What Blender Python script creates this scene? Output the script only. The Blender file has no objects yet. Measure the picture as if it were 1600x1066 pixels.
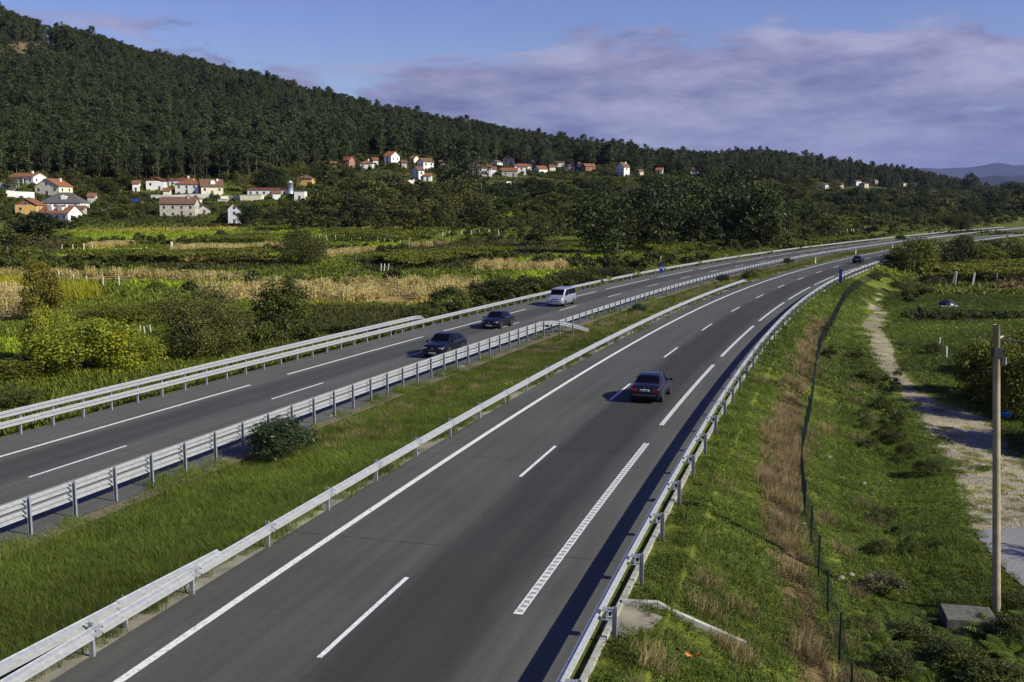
import bpy, math, random
import numpy as np
from mathutils import Vector, Matrix

# ------------------------------------------------------------------ camera, sky, sun, exposure
SC = bpy.context.scene
COL = SC.collection
CAM_H, FPX, HOR = 10.0, 1650.0, 325.0            # eye height, focal length in photo pixels, horizon row
PITCH = math.atan((533 - HOR) / FPX)
cam_data = bpy.data.cameras.new('camera')
cam_data.sensor_width = 36.0
cam_data.lens = FPX / 1600 * 36.0
cam_data.clip_start = 0.2
cam_data.clip_end = 90000
cam = bpy.data.objects.new('camera', cam_data)
cam.location = (0, 0, CAM_H)
cam.rotation_euler = (math.pi / 2 - PITCH, 0, 0)
COL.objects.link(cam)
SC.camera = cam

SUN_EL, SUN_AZ = math.radians(32), math.radians(115)   # azimuth clockwise from +Y (the view direction)
world = bpy.data.worlds.new('World')
SC.world = world
world.use_nodes = True
def build_sky():
    nt = world.node_tree; n = nt.nodes; l = nt.links; n.clear()
    out = n.new('ShaderNodeOutputWorld'); bg = n.new('ShaderNodeBackground')
    sky = n.new('ShaderNodeTexSky'); sky.sky_type = 'NISHITA'; sky.sun_disc = False
    sky.sun_elevation = SUN_EL; sky.sun_rotation = SUN_AZ
    sky.air_density = 1.0; sky.dust_density = 0.15; sky.ozone_density = 2.2; sky.altitude = 100
    hs = n.new('ShaderNodeHueSaturation'); hs.inputs['Hue'].default_value = 0.537
    hs.inputs['Saturation'].default_value = 1.22; hs.inputs['Value'].default_value = 1.0
    l.new(sky.outputs[0], hs.inputs['Color'])
    tc = n.new('ShaderNodeTexCoord')
    sep = n.new('ShaderNodeSeparateXYZ'); l.new(tc.outputs['Generated'], sep.inputs[0])
    # wispy cloud bank: direction stretched so that clouds lie flat
    mp = n.new('ShaderNodeMapping'); mp.inputs['Scale'].default_value = (1.0, 1.0, 3.6)
    mp.inputs['Rotation'].default_value = (0, math.radians(-5), 0)
    l.new(tc.outputs['Generated'], mp.inputs[0])
    n1 = n.new('ShaderNodeTexNoise'); n1.inputs['Scale'].default_value = 4.6; n1.inputs['Detail'].default_value = 12
    n1.inputs['Roughness'].default_value = 0.60; n1.inputs['Distortion'].default_value = 0.5
    l.new(mp.outputs[0], n1.inputs[0])
    n2 = n.new('ShaderNodeTexNoise'); n2.inputs['Scale'].default_value = 8.5; n2.inputs['Detail'].default_value = 10
    n2.inputs['Roughness'].default_value = 0.62
    l.new(mp.outputs[0], n2.inputs[0])
    # bank height: thick near the horizon, thinning out by ten degrees up
    band = n.new('ShaderNodeMapRange'); band.interpolation_type = 'SMOOTHSTEP'
    band.inputs['From Min'].default_value = 0.09; band.inputs['From Max'].default_value = 0.19
    band.inputs['To Min'].default_value = 0.24; band.inputs['To Max'].default_value = -0.30
    l.new(sep.outputs['Z'], band.inputs['Value'])
    azi = n.new('ShaderNodeMapRange'); azi.inputs['From Min'].default_value = -0.5; azi.inputs['From Max'].default_value = 0.35
    azi.inputs['To Min'].default_value = -0.02; azi.inputs['To Max'].default_value = 0.05
    l.new(sep.outputs['X'], azi.inputs['Value'])
    add = n.new('ShaderNodeMath'); add.operation = 'MULTIPLY_ADD'; add.inputs[1].default_value = 1.7; l.new(n1.outputs['Fac'], add.inputs[0]); l.new(band.outputs[0], add.inputs[2])
    add1 = n.new('ShaderNodeMath'); add1.operation = 'ADD'; l.new(add.outputs[0], add1.inputs[0]); l.new(azi.outputs[0], add1.inputs[1])
    m2 = n.new('ShaderNodeMath'); m2.operation = 'MULTIPLY_ADD'; m2.inputs[1].default_value = 0.36; l.new(n2.outputs['Fac'], m2.inputs[0]); l.new(add1.outputs[0], m2.inputs[2])
    cov = n.new('ShaderNodeMapRange'); cov.interpolation_type = 'SMOOTHSTEP'
    cov.inputs['From Min'].default_value = 1.00; cov.inputs['From Max'].default_value = 1.20
    cov.inputs['To Min'].default_value = 0.0; cov.inputs['To Max'].default_value = 0.93
    l.new(m2.outputs[0], cov.inputs['Value'])
    cr = n.new('ShaderNodeValToRGB'); l.new(n2.outputs['Fac'], cr.inputs[0])
    k = 1.0 / SKY_STRENGTH / 1.32
    cr.color_ramp.elements[0].position = 0.36; cr.color_ramp.elements[0].color = (0.165 * k, 0.172 * k, 0.33 * k, 1)
    cr.color_ramp.elements[1].position = 0.64; cr.color_ramp.elements[1].color = (0.45 * k, 0.445 * k, 0.62 * k, 1)
    mix = n.new('ShaderNodeMix'); mix.data_type = 'RGBA'
    l.new(cov.outputs[0], mix.inputs['Factor']); l.new(hs.outputs[0], mix.inputs['A']); l.new(cr.outputs[0], mix.inputs['B'])
    l.new(mix.outputs['Result'], bg.inputs[0]); bg.inputs[1].default_value = SKY_STRENGTH
    l.new(bg.outputs[0], out.inputs[0])
SKY_STRENGTH = 0.088
build_sky()

sun_d = bpy.data.lights.new('sun', 'SUN')
sun_d.energy = 5.0; sun_d.angle = math.radians(0.53); sun_d.color = (1.0, 0.965, 0.80)
sun = bpy.data.objects.new('sun', sun_d); COL.objects.link(sun)
to_sun = Vector((math.sin(SUN_AZ) * math.cos(SUN_EL), math.cos(SUN_AZ) * math.cos(SUN_EL), math.sin(SUN_EL)))
sun.rotation_euler = to_sun.to_track_quat('Z', 'Y').to_euler()
sun.location = to_sun * 60

vs = SC.view_settings
vs.view_transform = 'Standard'; vs.look = 'None'; vs.exposure = 0.40; vs.gamma = 1.0; vs.use_curve_mapping = False
SC.cycles.max_bounces = 5; SC.cycles.diffuse_bounces = 2; SC.cycles.glossy_bounces = 3
SC.cycles.transmission_bounces = 3; SC.cycles.transparent_max_bounces = 6; SC.cycles.volume_bounces = 0
SC.cycles.use_denoising = True

# ------------------------------------------------------------------ helpers
rng = np.random.default_rng(11)
random.seed(11)
def ray(px, py):
    """direction through a pixel of the 1600 x 1066 photograph, scaled so that dy = 1: (x per metre, z per metre)"""
    u = (np.asarray(px, float) - 800) / FPX; v = (533 - np.asarray(py, float)) / FPX
    dy = math.cos(PITCH) + v * math.sin(PITCH)
    return u / dy, (-math.sin(PITCH) + v * math.cos(PITCH)) / dy
def ground0(px, py, z=0.0):
    a, k = ray(px, py); D = (z - CAM_H) / k
    return a * D, D
def to_px(x, y, z):
    """photo pixel of a world point"""
    dz = np.asarray(z) - CAM_H; y = np.maximum(np.asarray(y, float), 0.1)
    d = y * math.cos(PITCH) - dz * math.sin(PITCH)
    return 800 + FPX * np.asarray(x) / d, 533 - FPX * (y * math.sin(PITCH) + dz * math.cos(PITCH)) / d

MATS = {}
def nodes_of(name):
    m = bpy.data.materials.new(name); m.use_nodes = True; MATS[name] = m
    n = m.node_tree.nodes; l = m.node_tree.links
    return m, n, l, n['Principled BSDF']
def setp(b, **kw):
    for k, v in kw.items():
        b.inputs[k.replace('_', ' ')].default_value = v
def plain(name, col, rough=0.6, metal=0.0, spec=0.5, noise=0.0, nscale=8.0, bump=0.0, coat=0.0):
    m, n, l, b = nodes_of(name)
    setp(b, Roughness=rough, Metallic=metal); b.inputs['Specular IOR Level'].default_value = spec
    b.inputs['Coat Weight'].default_value = coat; b.inputs['Coat Roughness'].default_value = 0.05
    b.inputs['Base Color'].default_value = (*col, 1)
    if noise > 0:
        tc = n.new('ShaderNodeTexCoord'); no = n.new('ShaderNodeTexNoise'); no.inputs['Scale'].default_value = nscale; no.inputs['Detail'].default_value = 6
        l.new(tc.outputs['Object'], no.inputs[0])
        cr = n.new('ShaderNodeValToRGB'); l.new(no.outputs['Fac'], cr.inputs[0])
        cr.color_ramp.elements[0].position = 0.3; cr.color_ramp.elements[0].color = (*[c * (1 - noise) for c in col], 1)
        cr.color_ramp.elements[1].position = 0.7; cr.color_ramp.elements[1].color = (*[min(1, c * (1 + noise)) for c in col], 1)
        l.new(cr.outputs[0], b.inputs['Base Color'])
        if bump > 0:
            bp_ = n.new('ShaderNodeBump'); bp_.inputs['Strength'].default_value = bump; bp_.inputs['Distance'].default_value = 0.03
            l.new(no.outputs['Fac'], bp_.inputs['Height']); l.new(bp_.outputs[0], b.inputs['Normal'])
    return m
def foliage(name, dark, light, transl=0.25, rand=0.35, autumn=None, rough=0.55, tinted=False):
    """leaf material: each leaf, clump and plant has a colour of its own"""
    m, n, l, b = nodes_of(name)
    at = n.new('ShaderNodeAttribute'); at.attribute_name = 'v'
    oi = n.new('ShaderNodeObjectInfo')
    cr = n.new('ShaderNodeValToRGB'); l.new(at.outputs['Fac'], cr.inputs[0])
    cr.color_ramp.elements[0].color = (*dark, 1); cr.color_ramp.elements[1].color = (*light, 1)
    if autumn:
        e = cr.color_ramp.elements.new(0.80); e.color = (*light, 1)
        cr.color_ramp.elements[2].color = (*autumn, 1)
    mr = n.new('ShaderNodeMapRange'); mr.inputs['To Min'].default_value = 1 - rand; mr.inputs['To Max'].default_value = 1 + rand
    l.new(oi.outputs['Random'], mr.inputs['Value'])
    mul = n.new('ShaderNodeMix'); mul.data_type = 'RGBA'; mul.blend_type = 'MULTIPLY'; mul.inputs['Factor'].default_value = 1
    l.new(cr.outputs[0], mul.inputs['A']); l.new(mr.outputs[0], mul.inputs['B'])
    res = mul.outputs['Result']
    if tinted:
        ti = n.new('ShaderNodeAttribute'); ti.attribute_type = 'INSTANCER'; ti.attribute_name = 'tint'
        m2 = n.new('ShaderNodeMix'); m2.data_type = 'RGBA'; m2.blend_type = 'MULTIPLY'; m2.inputs['Factor'].default_value = 1
        l.new(res, m2.inputs['A']); l.new(ti.outputs['Color'], m2.inputs['B']); res = m2.outputs['Result']
    l.new(res, b.inputs['Base Color'])
    setp(b, Roughness=rough); b.inputs['Specular IOR Level'].default_value = 0.25
    tr = n.new('ShaderNodeBsdfTranslucent'); l.new(res, tr.inputs['Color'])
    ms = n.new('ShaderNodeMixShader'); ms.inputs[0].default_value = transl
    l.new(b.outputs[0], ms.inputs[1]); l.new(tr.outputs[0], ms.inputs[2])
    l.new(ms.outputs[0], n['Material Output'].inputs[0])
    return m

class MB:
    """collects faces and links them as one mesh object"""
    def __init__(s): s.v = []; s.f = []; s.m = []
    def quad(s, a, b, c, d, mi=0):
        k = len(s.v); s.v += [tuple(a), tuple(b), tuple(c), tuple(d)]; s.f.append((k, k + 1, k + 2, k + 3)); s.m.append(mi)
    def poly(s, pts, mi=0):
        k = len(s.v); s.v += [tuple(p) for p in pts]; s.f.append(tuple(range(k, k + len(pts)))); s.m.append(mi)
    def box(s, x0, x1, y0, y1, z0, z1, mi=0, M=None):
        k = len(s.v); P = [(x, y, z) for z in (z0, z1) for x, y in ((x0, y0), (x1, y0), (x1, y1), (x0, y1))]
        if M is not None: P = [tuple(M @ Vector(p)) for p in P]
        s.v += P
        for q in ((3, 2, 1, 0), (4, 5, 6, 7), (0, 1, 5, 4), (1, 2, 6, 5), (2, 3, 7, 6), (3, 0, 4, 7)):
            s.f.append(tuple(k + i for i in q)); s.m.append(mi)
    def tube(s, pts, rad, n=6, mi=0, cap=True):
        pts = [Vector(p) for p in pts]; k = len(s.v); up = Vector((0.13, 0.21, 1)).normalized()
        for i, p in enumerate(pts):
            t = (pts[min(i + 1, len(pts) - 1)] - pts[max(i - 1, 0)]).normalized()
            a = t.cross(up if abs(t.dot(up)) < 0.95 else Vector((1, 0, 0))).normalized(); b = t.cross(a)
            r = rad[i] if hasattr(rad, '__len__') else rad
            for j in range(n):
                w = 2 * math.pi * j / n; s.v.append(tuple(p + (a * math.cos(w) + b * math.sin(w)) * r))
        for i in range(len(pts) - 1):
            for j in range(n):
                s.f.append((k + i * n + j, k + i * n + (j + 1) % n, k + (i + 1) * n + (j + 1) % n, k + (i + 1) * n + j)); s.m.append(mi)
        if cap:
            s.f.append(tuple(k + j for j in range(n))); s.m.append(mi)
            s.f.append(tuple(k + (len(pts) - 1) * n + j for j in reversed(range(n)))); s.m.append(mi)
    def mesh(s, name, mats, smooth=False):
        me = bpy.data.meshes.new(name); me.from_pydata(s.v, [], s.f)
        for m in (mats if isinstance(mats, (list, tuple)) else [mats]): me.materials.append(m)
        if any(s.m): me.polygons.foreach_set('material_index', s.m)
        if smooth: me.polygons.foreach_set('use_smooth', [True] * len(s.f))
        me.update(); return me
    def build(s, name, mats, parent=None, smooth=False):
        return put(name, s.mesh(name, mats, smooth), parent)
def put(name, me, parent=None, loc=None, rot=None, scale=None):
    o = bpy.data.objects.new(name, me); COL.objects.link(o)
    if parent is not None: o.parent = parent
    if loc is not None: o.location = loc
    if rot is not None: o.rotation_euler = rot
    if scale is not None: o.scale = scale if hasattr(scale, '__len__') else (scale,) * 3
    return o
def tag(o, label=None, cat=None, group=None, kind=None):
    if label: o['label'] = label
    if cat: o['category'] = cat
    if group: o['group'] = group
    if kind: o['kind'] = kind
    return o
def thing(name, label, cat, loc=(0, 0, 0), rz=0.0, group=None, scale=1.0):
    o = put(name, None, None, loc, (0, 0, rz), scale); o.empty_display_size = 0.3
    return tag(o, label, cat, group)
def np_mesh(name, V, F, mats, attr=None, smooth=False):
    """mesh from arrays: V n x 3, F m x k (all faces k-gons), attr {name: n floats}"""
    me = bpy.data.meshes.new(name); k = F.shape[1]
    me.vertices.add(len(V)); me.vertices.foreach_set('co', np.ascontiguousarray(V, np.float32).ravel())
    me.loops.add(F.size); me.loops.foreach_set('vertex_index', np.ascontiguousarray(F, np.int32).ravel())
    me.polygons.add(len(F)); me.polygons.foreach_set('loop_start', np.arange(0, F.size, k, dtype=np.int32))
    me.update(calc_edges=True)
    if smooth: me.polygons.foreach_set('use_smooth', np.ones(len(F), bool))
    for m in (mats if isinstance(mats, (list, tuple)) else [mats]): me.materials.append(m)
    for nm, d in (attr or {}).items():
        a = me.attributes.new(nm, 'FLOAT' if d.ndim == 1 else 'FLOAT_COLOR', 'POINT')
        a.data.foreach_set('value' if d.ndim == 1 else 'color', np.ascontiguousarray(d, np.float32).ravel())
    return me
def in_poly(px, py, poly):
    px = np.asarray(px); py = np.asarray(py); r = np.zeros(px.shape, bool); n = len(poly)
    for i in range(n):
        x0, y0 = poly[i]; x1, y1 = poly[(i + 1) % n]
        c = ((y0 > py) != (y1 > py)) & (px < (x1 - x0) * (py - y0) / ((y1 - y0) or 1e-9) + x0)
        r ^= c
    return r
def wob(x, y, s, seed=0):
    """cheap smooth noise in about -1..1"""
    r = np.random.default_rng(seed + 5); t = 0
    for k in range(5):
        a = r.uniform(0, 6.28); f = s * r.uniform(0.6, 1.7); t = t + np.sin(x * np.cos(a) * f + y * np.sin(a) * f + r.uniform(0, 6.28))
    return t / 3.2

# ------------------------------------------------------------------ road alignments (heading and curvature along the road)
KN = np.array([-110, -60, -25, 15, 50, 85, 125, 170, 225, 300, 420, 700.])
def alignment(x0, y0, th0, kk, a=-190, b=900):
    s = np.arange(a, b, 1.0); k = np.interp(s, KN, kk); k[s > 700] = 0
    th = np.cumsum(k); i0 = -a
    th = th - th[i0] + th0
    x = np.cumsum(np.sin(th)); y = np.cumsum(np.cos(th))
    return s, np.stack([x - x[i0] + x0, y - y[i0] + y0], 1), th
RS, RC, RT = alignment(21.0212, 111.6999, 0.36583, [.00085457, .0008778, .00110768, .00132224, .00118975, .00094377, .00075611, .00067928, .00068503, .00057457, .00029809, .00001979])
LS, LC, LT = alignment(16.9505, 143.3938, 0.40279, [.00060724, .00071137, .00095769, .00113032, .00109192, .00086883, .00055454, .00029533, .00020913, .00030846, .00027735, .0000188])
def road_pt(side, s, o, z=0.0):
    S, C, T = (RS, RC, RT) if side == 'R' else (LS, LC, LT)
    x = np.interp(s, S, C[:, 0]); y = np.interp(s, S, C[:, 1]); t = np.interp(s, S, T)
    return np.stack([x + np.cos(t) * o, y - np.sin(t) * o, np.zeros_like(x) + z], -1), t
def road_off(side, X, Y):
    """signed offset (right positive) and station of points"""
    S, C, T = (RS, RC, RT) if side == 'R' else (LS, LC, LT)
    C2 = C[::2].astype(np.float32); T2 = T[::2]; S2 = S[::2]
    X = np.asarray(X, float).ravel(); Y = np.asarray(Y, float).ravel(); off = np.empty(len(X)); st = np.empty(len(X))
    for i in range(0, len(X), 20000):
        x = X[i:i + 20000]; y = Y[i:i + 20000]
        d = (x[:, None].astype(np.float32) - C2[None, :, 0]) ** 2 + (y[:, None].astype(np.float32) - C2[None, :, 1]) ** 2
        j = d.argmin(1); dx = x - C2[j, 0]; dy = y - C2[j, 1]; c = np.cos(T2[j]); s_ = np.sin(T2[j])
        al = dx * s_ + dy * c
        far = np.abs(al) > 3
        o = dx * c - dy * s_
        off[i:i + 20000] = np.where(far, np.sign(o) * np.hypot(dx, dy), o); st[i:i + 20000] = S2[j] + al
    return off, st
def station_at(side, x, y):
    o, s = road_off(side, [x], [y]); return float(o[0]), float(s[0])

# ------------------------------------------------------------------ terrain
PROF = {
 -500: [(0,-1.6),(150,-2),(300,-.5),(380,3),(440,12),(520,28),(1000,185),(1120,200),(1500,120),(2600,40)],
 0:    [(0,-1.6),(150,-2),(300,-.5),(380,3),(440,12),(520,28),(1000,178),(1120,188),(1500,120),(2600,40)],
 200:  [(0,-1.6),(150,-2),(320,-.5),(400,3),(450,8),(530,22),(1050,150),(1170,158),(1500,100),(2600,30)],
 400:  [(0,-1.6),(150,-2),(330,-.5),(430,4),(480,9),(560,23),(1100,131),(1220,136),(1600,80),(2600,20)],
 600:  [(0,-1.6),(170,-2),(300,-1),(420,5),(500,17),(600,32),(680,42),(1150,100),(1280,104),(1600,70),(2600,20)],
 800:  [(0,-1.6),(200,-2),(330,-.5),(450,7),(560,20),(680,31),(760,38),(1180,77),(1300,80),(1700,50),(2600,20)],
 1000: [(0,-1.6),(230,-2),(330,0),(480,9),(640,24),(800,35),(1250,57),(1400,58),(1800,35),(2600,15)],
 1200: [(0,-2),(200,-2),(330,0),(500,8),(900,30),(1500,71),(1620,72),(2600,15)],
 1400: [(0,-2.3),(300,-1.5),(450,2),(700,9),(1100,28),(2000,62),(2150,62),(2600,30)],
 1600: [(0,-2.3),(300,-2),(450,0),(700,5),(1500,14),(2600,20)],
 2100: [(0,-2.3),(300,-2),(450,0),(700,5),(1500,14),(2600,20)],
}
AA = np.concatenate([-np.geomspace(4, 0.62, 30), np.arange(-0.6, 0.6, 0.0021), np.geomspace(0.62, 4, 30)])
DD = np.concatenate([np.geomspace(2, 14, 22)[:-1], np.geomspace(14, 300, 400)[:-1], np.geomspace(300, 2600, 185)[:-1], np.geomspace(2600, 46000, 28)])
def base_profile():
    keys = sorted(PROF); P = np.array([np.interp(DD, *zip(*PROF[k])) for k in keys])
    P[:, DD > 2600] = np.linspace(1, 0, (DD > 2600).sum())[None] * 20
    # soften the breaks of slope
    for _ in range(3): P[:, 2:-2] = (P[:, :-4] + 2 * P[:, 1:-3] + 2 * P[:, 2:-2] + 2 * P[:, 3:-1] + P[:, 4:]) / 8
    u = AA * FPX + 800
    return np.array([np.interp(u, keys, P[:, i]) for i in range(len(DD))])
GX = DD[:, None] * AA[None]; GY = np.repeat(DD[:, None], len(AA), 1)
GZ = base_profile()
GZ += wob(GX, GY, 0.05, 1) * np.interp(GY, [60, 200, 600, 1500], [0.12, 0.35, 2.0, 6.0]) + wob(GX, GY, 0.6, 2) * 0.07
oR, sR = road_off('R', GX, GY); oL, sL = road_off('L', GX, GY)
oR = oR.reshape(GX.shape); oL = oL.reshape(GX.shape)
inside = (oR < 10.9) & (oL > -3.4)
dr = np.maximum(oR - 10.4, 0); dl = np.maximum(-2.9 - oL, 0)
dist = np.where(oR > 10.9, dr, np.where(oL < -3.4, dl, 0))
lo = np.where(oR > 10.9, -0.42 * dist, -0.45 * dist)
GZ = np.clip(GZ, lo - 0.05, 0.3 * dist - 0.05)
med = (oR < -1.6) & (oL > 9.3)
wmed = np.clip((-1.6 - oR) / 8.0, 0, 1)
GZ = np.where(inside, np.where(med, -0.05 - 0.30 * np.sin(np.clip(wmed, 0, 1) * math.pi), -0.07), GZ)
# shallow gully between fence and track
gul = np.exp(-((oR - 17.4) / 1.1) ** 2) * ((GY > 20) & (GY < 75)); GZ -= 0.22 * gul * (oR > 11)
def col_at(a):
    j = np.clip(np.searchsorted(AA, a) - 1, 0, len(AA) - 2); w = np.clip((a - AA[j]) / (AA[j + 1] - AA[j]), 0, 1)
    return j, w
def tz(x, y):
    """terrain height"""
    x = np.asarray(x, float); y = np.maximum(np.asarray(y, float), 2.001); j, w = col_at(x / y)
    i = np.clip(np.searchsorted(DD, y) - 1, 0, len(DD) - 2); t = np.clip((y - DD[i]) / (DD[i + 1] - DD[i]), 0, 1)
    return (GZ[i, j] * (1 - w) + GZ[i, j + 1] * w) * (1 - t) + (GZ[i + 1, j] * (1 - w) + GZ[i + 1, j + 1] * w) * t
def hit(px, py):
    """where the sight line through a photo pixel meets the ground"""
    a, k = ray(px, py); j, w = col_at(a); c = GZ[:, j] * (1 - w) + GZ[:, j + 1] * w
    r = CAM_H + k * DD; below = np.where((c >= r) & (DD > 12))[0]
    i = below[0] if len(below) else int(np.argmax(c - r))
    i = max(i, 1); d0 = r[i - 1] - c[i - 1]; d1 = r[i] - c[i]; t = np.clip(d0 / (d0 - d1 + 1e-9), 0, 1)
    D = DD[i - 1] + t * (DD[i] - DD[i - 1])
    return Vector((a * D, D, float(tz(a * D, D))))
# ------------------------------------------------------------------ ground colours (what grows or lies there)
C_MEAD, C_BRIGHT, C_TAN, C_SCRUB = (.105,.125,.019), (.185,.235,.018), (.28,.21,.09), (.052,.054,.015)
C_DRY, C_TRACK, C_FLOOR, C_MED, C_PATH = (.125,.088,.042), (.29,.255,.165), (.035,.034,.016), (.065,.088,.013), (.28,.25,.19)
CORN = [
 [(300,452),(560,446),(748,446),(740,458),(655,476),(560,472),(480,471),(330,471)],
 [(-60,431),(75,429),(300,433),(385,438),(385,441),(200,439),(-60,437)],
 [(130,385),(202,381),(216,384),(132,391)], [(268,389),(440,385),(440,391),(268,396)], [(268,409),(430,401),(430,405),(300,412)],
 [(798,419),(884,416),(888,423),(800,425)], [(505,399),(700,381),(700,383),(505,403)], [(110,360),(370,355),(370,359),(110,363)],
 [(-60,455),(34,452),(32,500),(-60,505)], [(560,357),(640,355),(640,361),(560,363)], [(740,416),(800,412),(800,420),(740,424)],
]
BRIGHT = [
 [(110,362),(390,358),(300,376),(205,374),(110,380)], [(750,331),(822,329),(824,345),(752,347)], [(810,397),(968,396),(960,406),(890,411),(806,412)],
 [(800,425),(890,424),(870,437),(838,446),(790,440)], [(500,383),(640,380),(610,388),(500,392)], [(80,392),(150,388),(300,395),(200,402)], [(1400,345),(1480,342),(1480,350),(1390,352)],
 [(430,335),(460,330),(450,345),(425,348)], [(85,397),(430,394),(430,400),(85,404)], [(560,404),(700,396),(690,402),(560,410)], [(180,442),(300,444),(420,446),(330,452),(200,450)], [(0,536),(60,530),(60,560),(0,566)], [(420,356),(460,350),(520,372),(430,376)], [(620,386),(740,378),(760,384),(640,392)],
]
SCRUBZ = [
 [(560,392),(760,372),(880,378),(880,395),(720,420),(560,428)], [(440,480),(700,478),(780,450),(900,425),(1000,410),(1020,425),(880,455),(700,500),(520,515)], [(250,480),(480,500),(600,520),(300,560)],
 [(1430,420),(1640,410),(1640,445),(1440,448)], [(1420,482),(1640,488),(1640,500),(1410,505)], [(0,300),(300,300),(300,350),(0,350)],
 [(120,412),(420,405),(480,420),(300,425)],
]
DRYZ = [[(1266,500),(1296,500),(1278,560),(1250,650),(1247,780),(1252,850),(1292,1000),(1310,1090),(1250,1090),(1225,960),(1188,820),(1190,700),(1215,610),(1243,560)],
 [(1545,440),(1640,438),(1640,452),(1548,452)]]
TRACK = [[(1353,470),(1376,452),(1381,500),(1384,533),(1402,560),(1424,600),(1470,632),(1545,652),(1585,700),(1640,770),(1640,830),(1520,832),(1492,775),(1486,735),(1455,690),(1428,640),(1390,592),(1360,548),(1350,520)]]
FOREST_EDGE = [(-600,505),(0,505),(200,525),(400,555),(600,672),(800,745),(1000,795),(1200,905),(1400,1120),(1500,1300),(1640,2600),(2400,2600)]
VPX, VPY = to_px(GX, GY, GZ)
def ground_colours():
    c = np.empty(GX.shape + (3,)); 
    n1 = wob(GX, GY, 0.09, 3)[..., None]; n2 = wob(GX, GY, 0.5, 4)[..., None]
    c[:] = C_MEAD; c *= 1 + 0.28 * n1 + 0.15 * n2
    mixs = np.clip(wob(GX, GY, 0.035, 9)[..., None] * 1.6 - 0.1, 0, 1) * (GY[..., None] > 90) * np.where((VPX[..., None] > 1250) & (GY[..., None] < 230), 0, .6); c = c * (1 - mixs) + np.array(C_SCRUB) * mixs
    wx = wob(GX, GY, 0.25, 6) * np.interp(GY, [40, 150, 400], [9, 4, 1.0]); wy = wob(GX, GY, 0.25, 7) * np.interp(GY, [40, 150, 400], [5, 2, .4])
    px, py = VPX + wx, VPY + wy
    off_road = (oR > 11) | (oL < -3)
    for polys, colr in ((BRIGHT, C_BRIGHT), (CORN, C_TAN), (SCRUBZ, C_SCRUB), (DRYZ, C_DRY)):
        for p in polys:
            k = in_poly(px, py, p) & off_road; c[k] = np.array(colr) * (1 + 0.2 * n2[k])
    up = np.clip((GY - 400) / 60, 0, 1)[..., None] * np.clip((VPX[..., None] - 420) / 120, 0, 1) * np.clip(.8 + n1, 0, 1); c = c * (1 - up) + np.array(C_SCRUB) * (1 + .25 * n2) * up
    trk = np.zeros(GX.shape, bool)
    for p in TRACK: trk |= in_poly(px, py, p)
    trk &= off_road
    tuft = wob(GX, GY, 5.1, 12) * .9 + 0.8 * wob(GX, GY, 1.3, 13)
    tuft = tuft * np.interp(GY, [45, 70], [1, 0]) + (wob(GX, GY, 1.1, 15) + .6 * wob(GX, GY, .45, 16)) * np.interp(GY, [45, 70], [0, 1])
    bare = trk & (tuft < np.interp(GY, [30, 50, 70, 95, 130, 160], [1.0, 1.1, .75, .55, .3, -.8]))
    c[bare] = np.array(C_TRACK) * (1 + 0.16 * n2[bare])
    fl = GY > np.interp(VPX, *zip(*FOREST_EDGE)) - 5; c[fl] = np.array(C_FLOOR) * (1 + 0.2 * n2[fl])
    heath = in_poly(VPX, VPY, [(-80,62),(60,64),(115,84),(125,112),(-80,120)]); c[heath] = np.array((.13,.10,.06)) * (1 + 0.3 * n2[heath])
    md = (oR < -1.0) & (oL > 8.8); c[md] = np.array(C_MED) * (1 + 0.25 * n1[md] + 0.2 * n2[md])
    return np.clip(c, 0.004, 1), trk
GC, TRK = ground_colours()
def ground_material():
    m, n, l, b = nodes_of('ground')
    at = n.new('ShaderNodeAttribute'); at.attribute_name = 'col'
    geo = n.new('ShaderNodeNewGeometry')
    a = n.new('ShaderNodeTexNoise'); a.inputs['Scale'].default_value = 7; a.inputs['Detail'].default_value = 8; a.inputs['Roughness'].default_value = 0.7
    b2 = n.new('ShaderNodeTexNoise'); b2.inputs['Scale'].default_value = 0.6; b2.inputs['Detail'].default_value = 5
    l.new(geo.outputs['Position'], a.inputs[0]); l.new(geo.outputs['Position'], b2.inputs[0])
    r1 = n.new('ShaderNodeMapRange'); r1.inputs['From Min'].default_value = .3; r1.inputs['From Max'].default_value = .7; r1.inputs['To Min'].default_value = .45; r1.inputs['To Max'].default_value = 1.55
    r2 = n.new('ShaderNodeMapRange'); r2.inputs['From Min'].default_value = .3; r2.inputs['From Max'].default_value = .7; r2.inputs['To Min'].default_value = .75; r2.inputs['To Max'].default_value = 1.25
    l.new(a.outputs['Fac'], r1.inputs['Value']); l.new(b2.outputs['Fac'], r2.inputs['Value'])
    mu = n.new('ShaderNodeMath'); mu.operation = 'MULTIPLY'; l.new(r1.outputs[0], mu.inputs[0]); l.new(r2.outputs[0], mu.inputs[1])
    mx = n.new('ShaderNodeMix'); mx.data_type = 'RGBA'; mx.blend_type = 'MULTIPLY'; mx.inputs['Factor'].default_value = 1
    l.new(at.outputs['Color'], mx.inputs['A']); l.new(mu.outputs[0], mx.inputs['B']); l.new(mx.outputs['Result'], b.inputs['Base Color'])
    bu = n.new('ShaderNodeBump'); bu.inputs['Strength'].default_value = 0.8; bu.inputs['Distance'].default_value = 0.12
    l.new(a.outputs['Fac'], bu.inputs['Height']); l.new(bu.outputs[0], b.inputs['Normal'])
    setp(b, Roughness=0.95); b.inputs['Specular IOR Level'].default_value = 0.1
    return m
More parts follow.
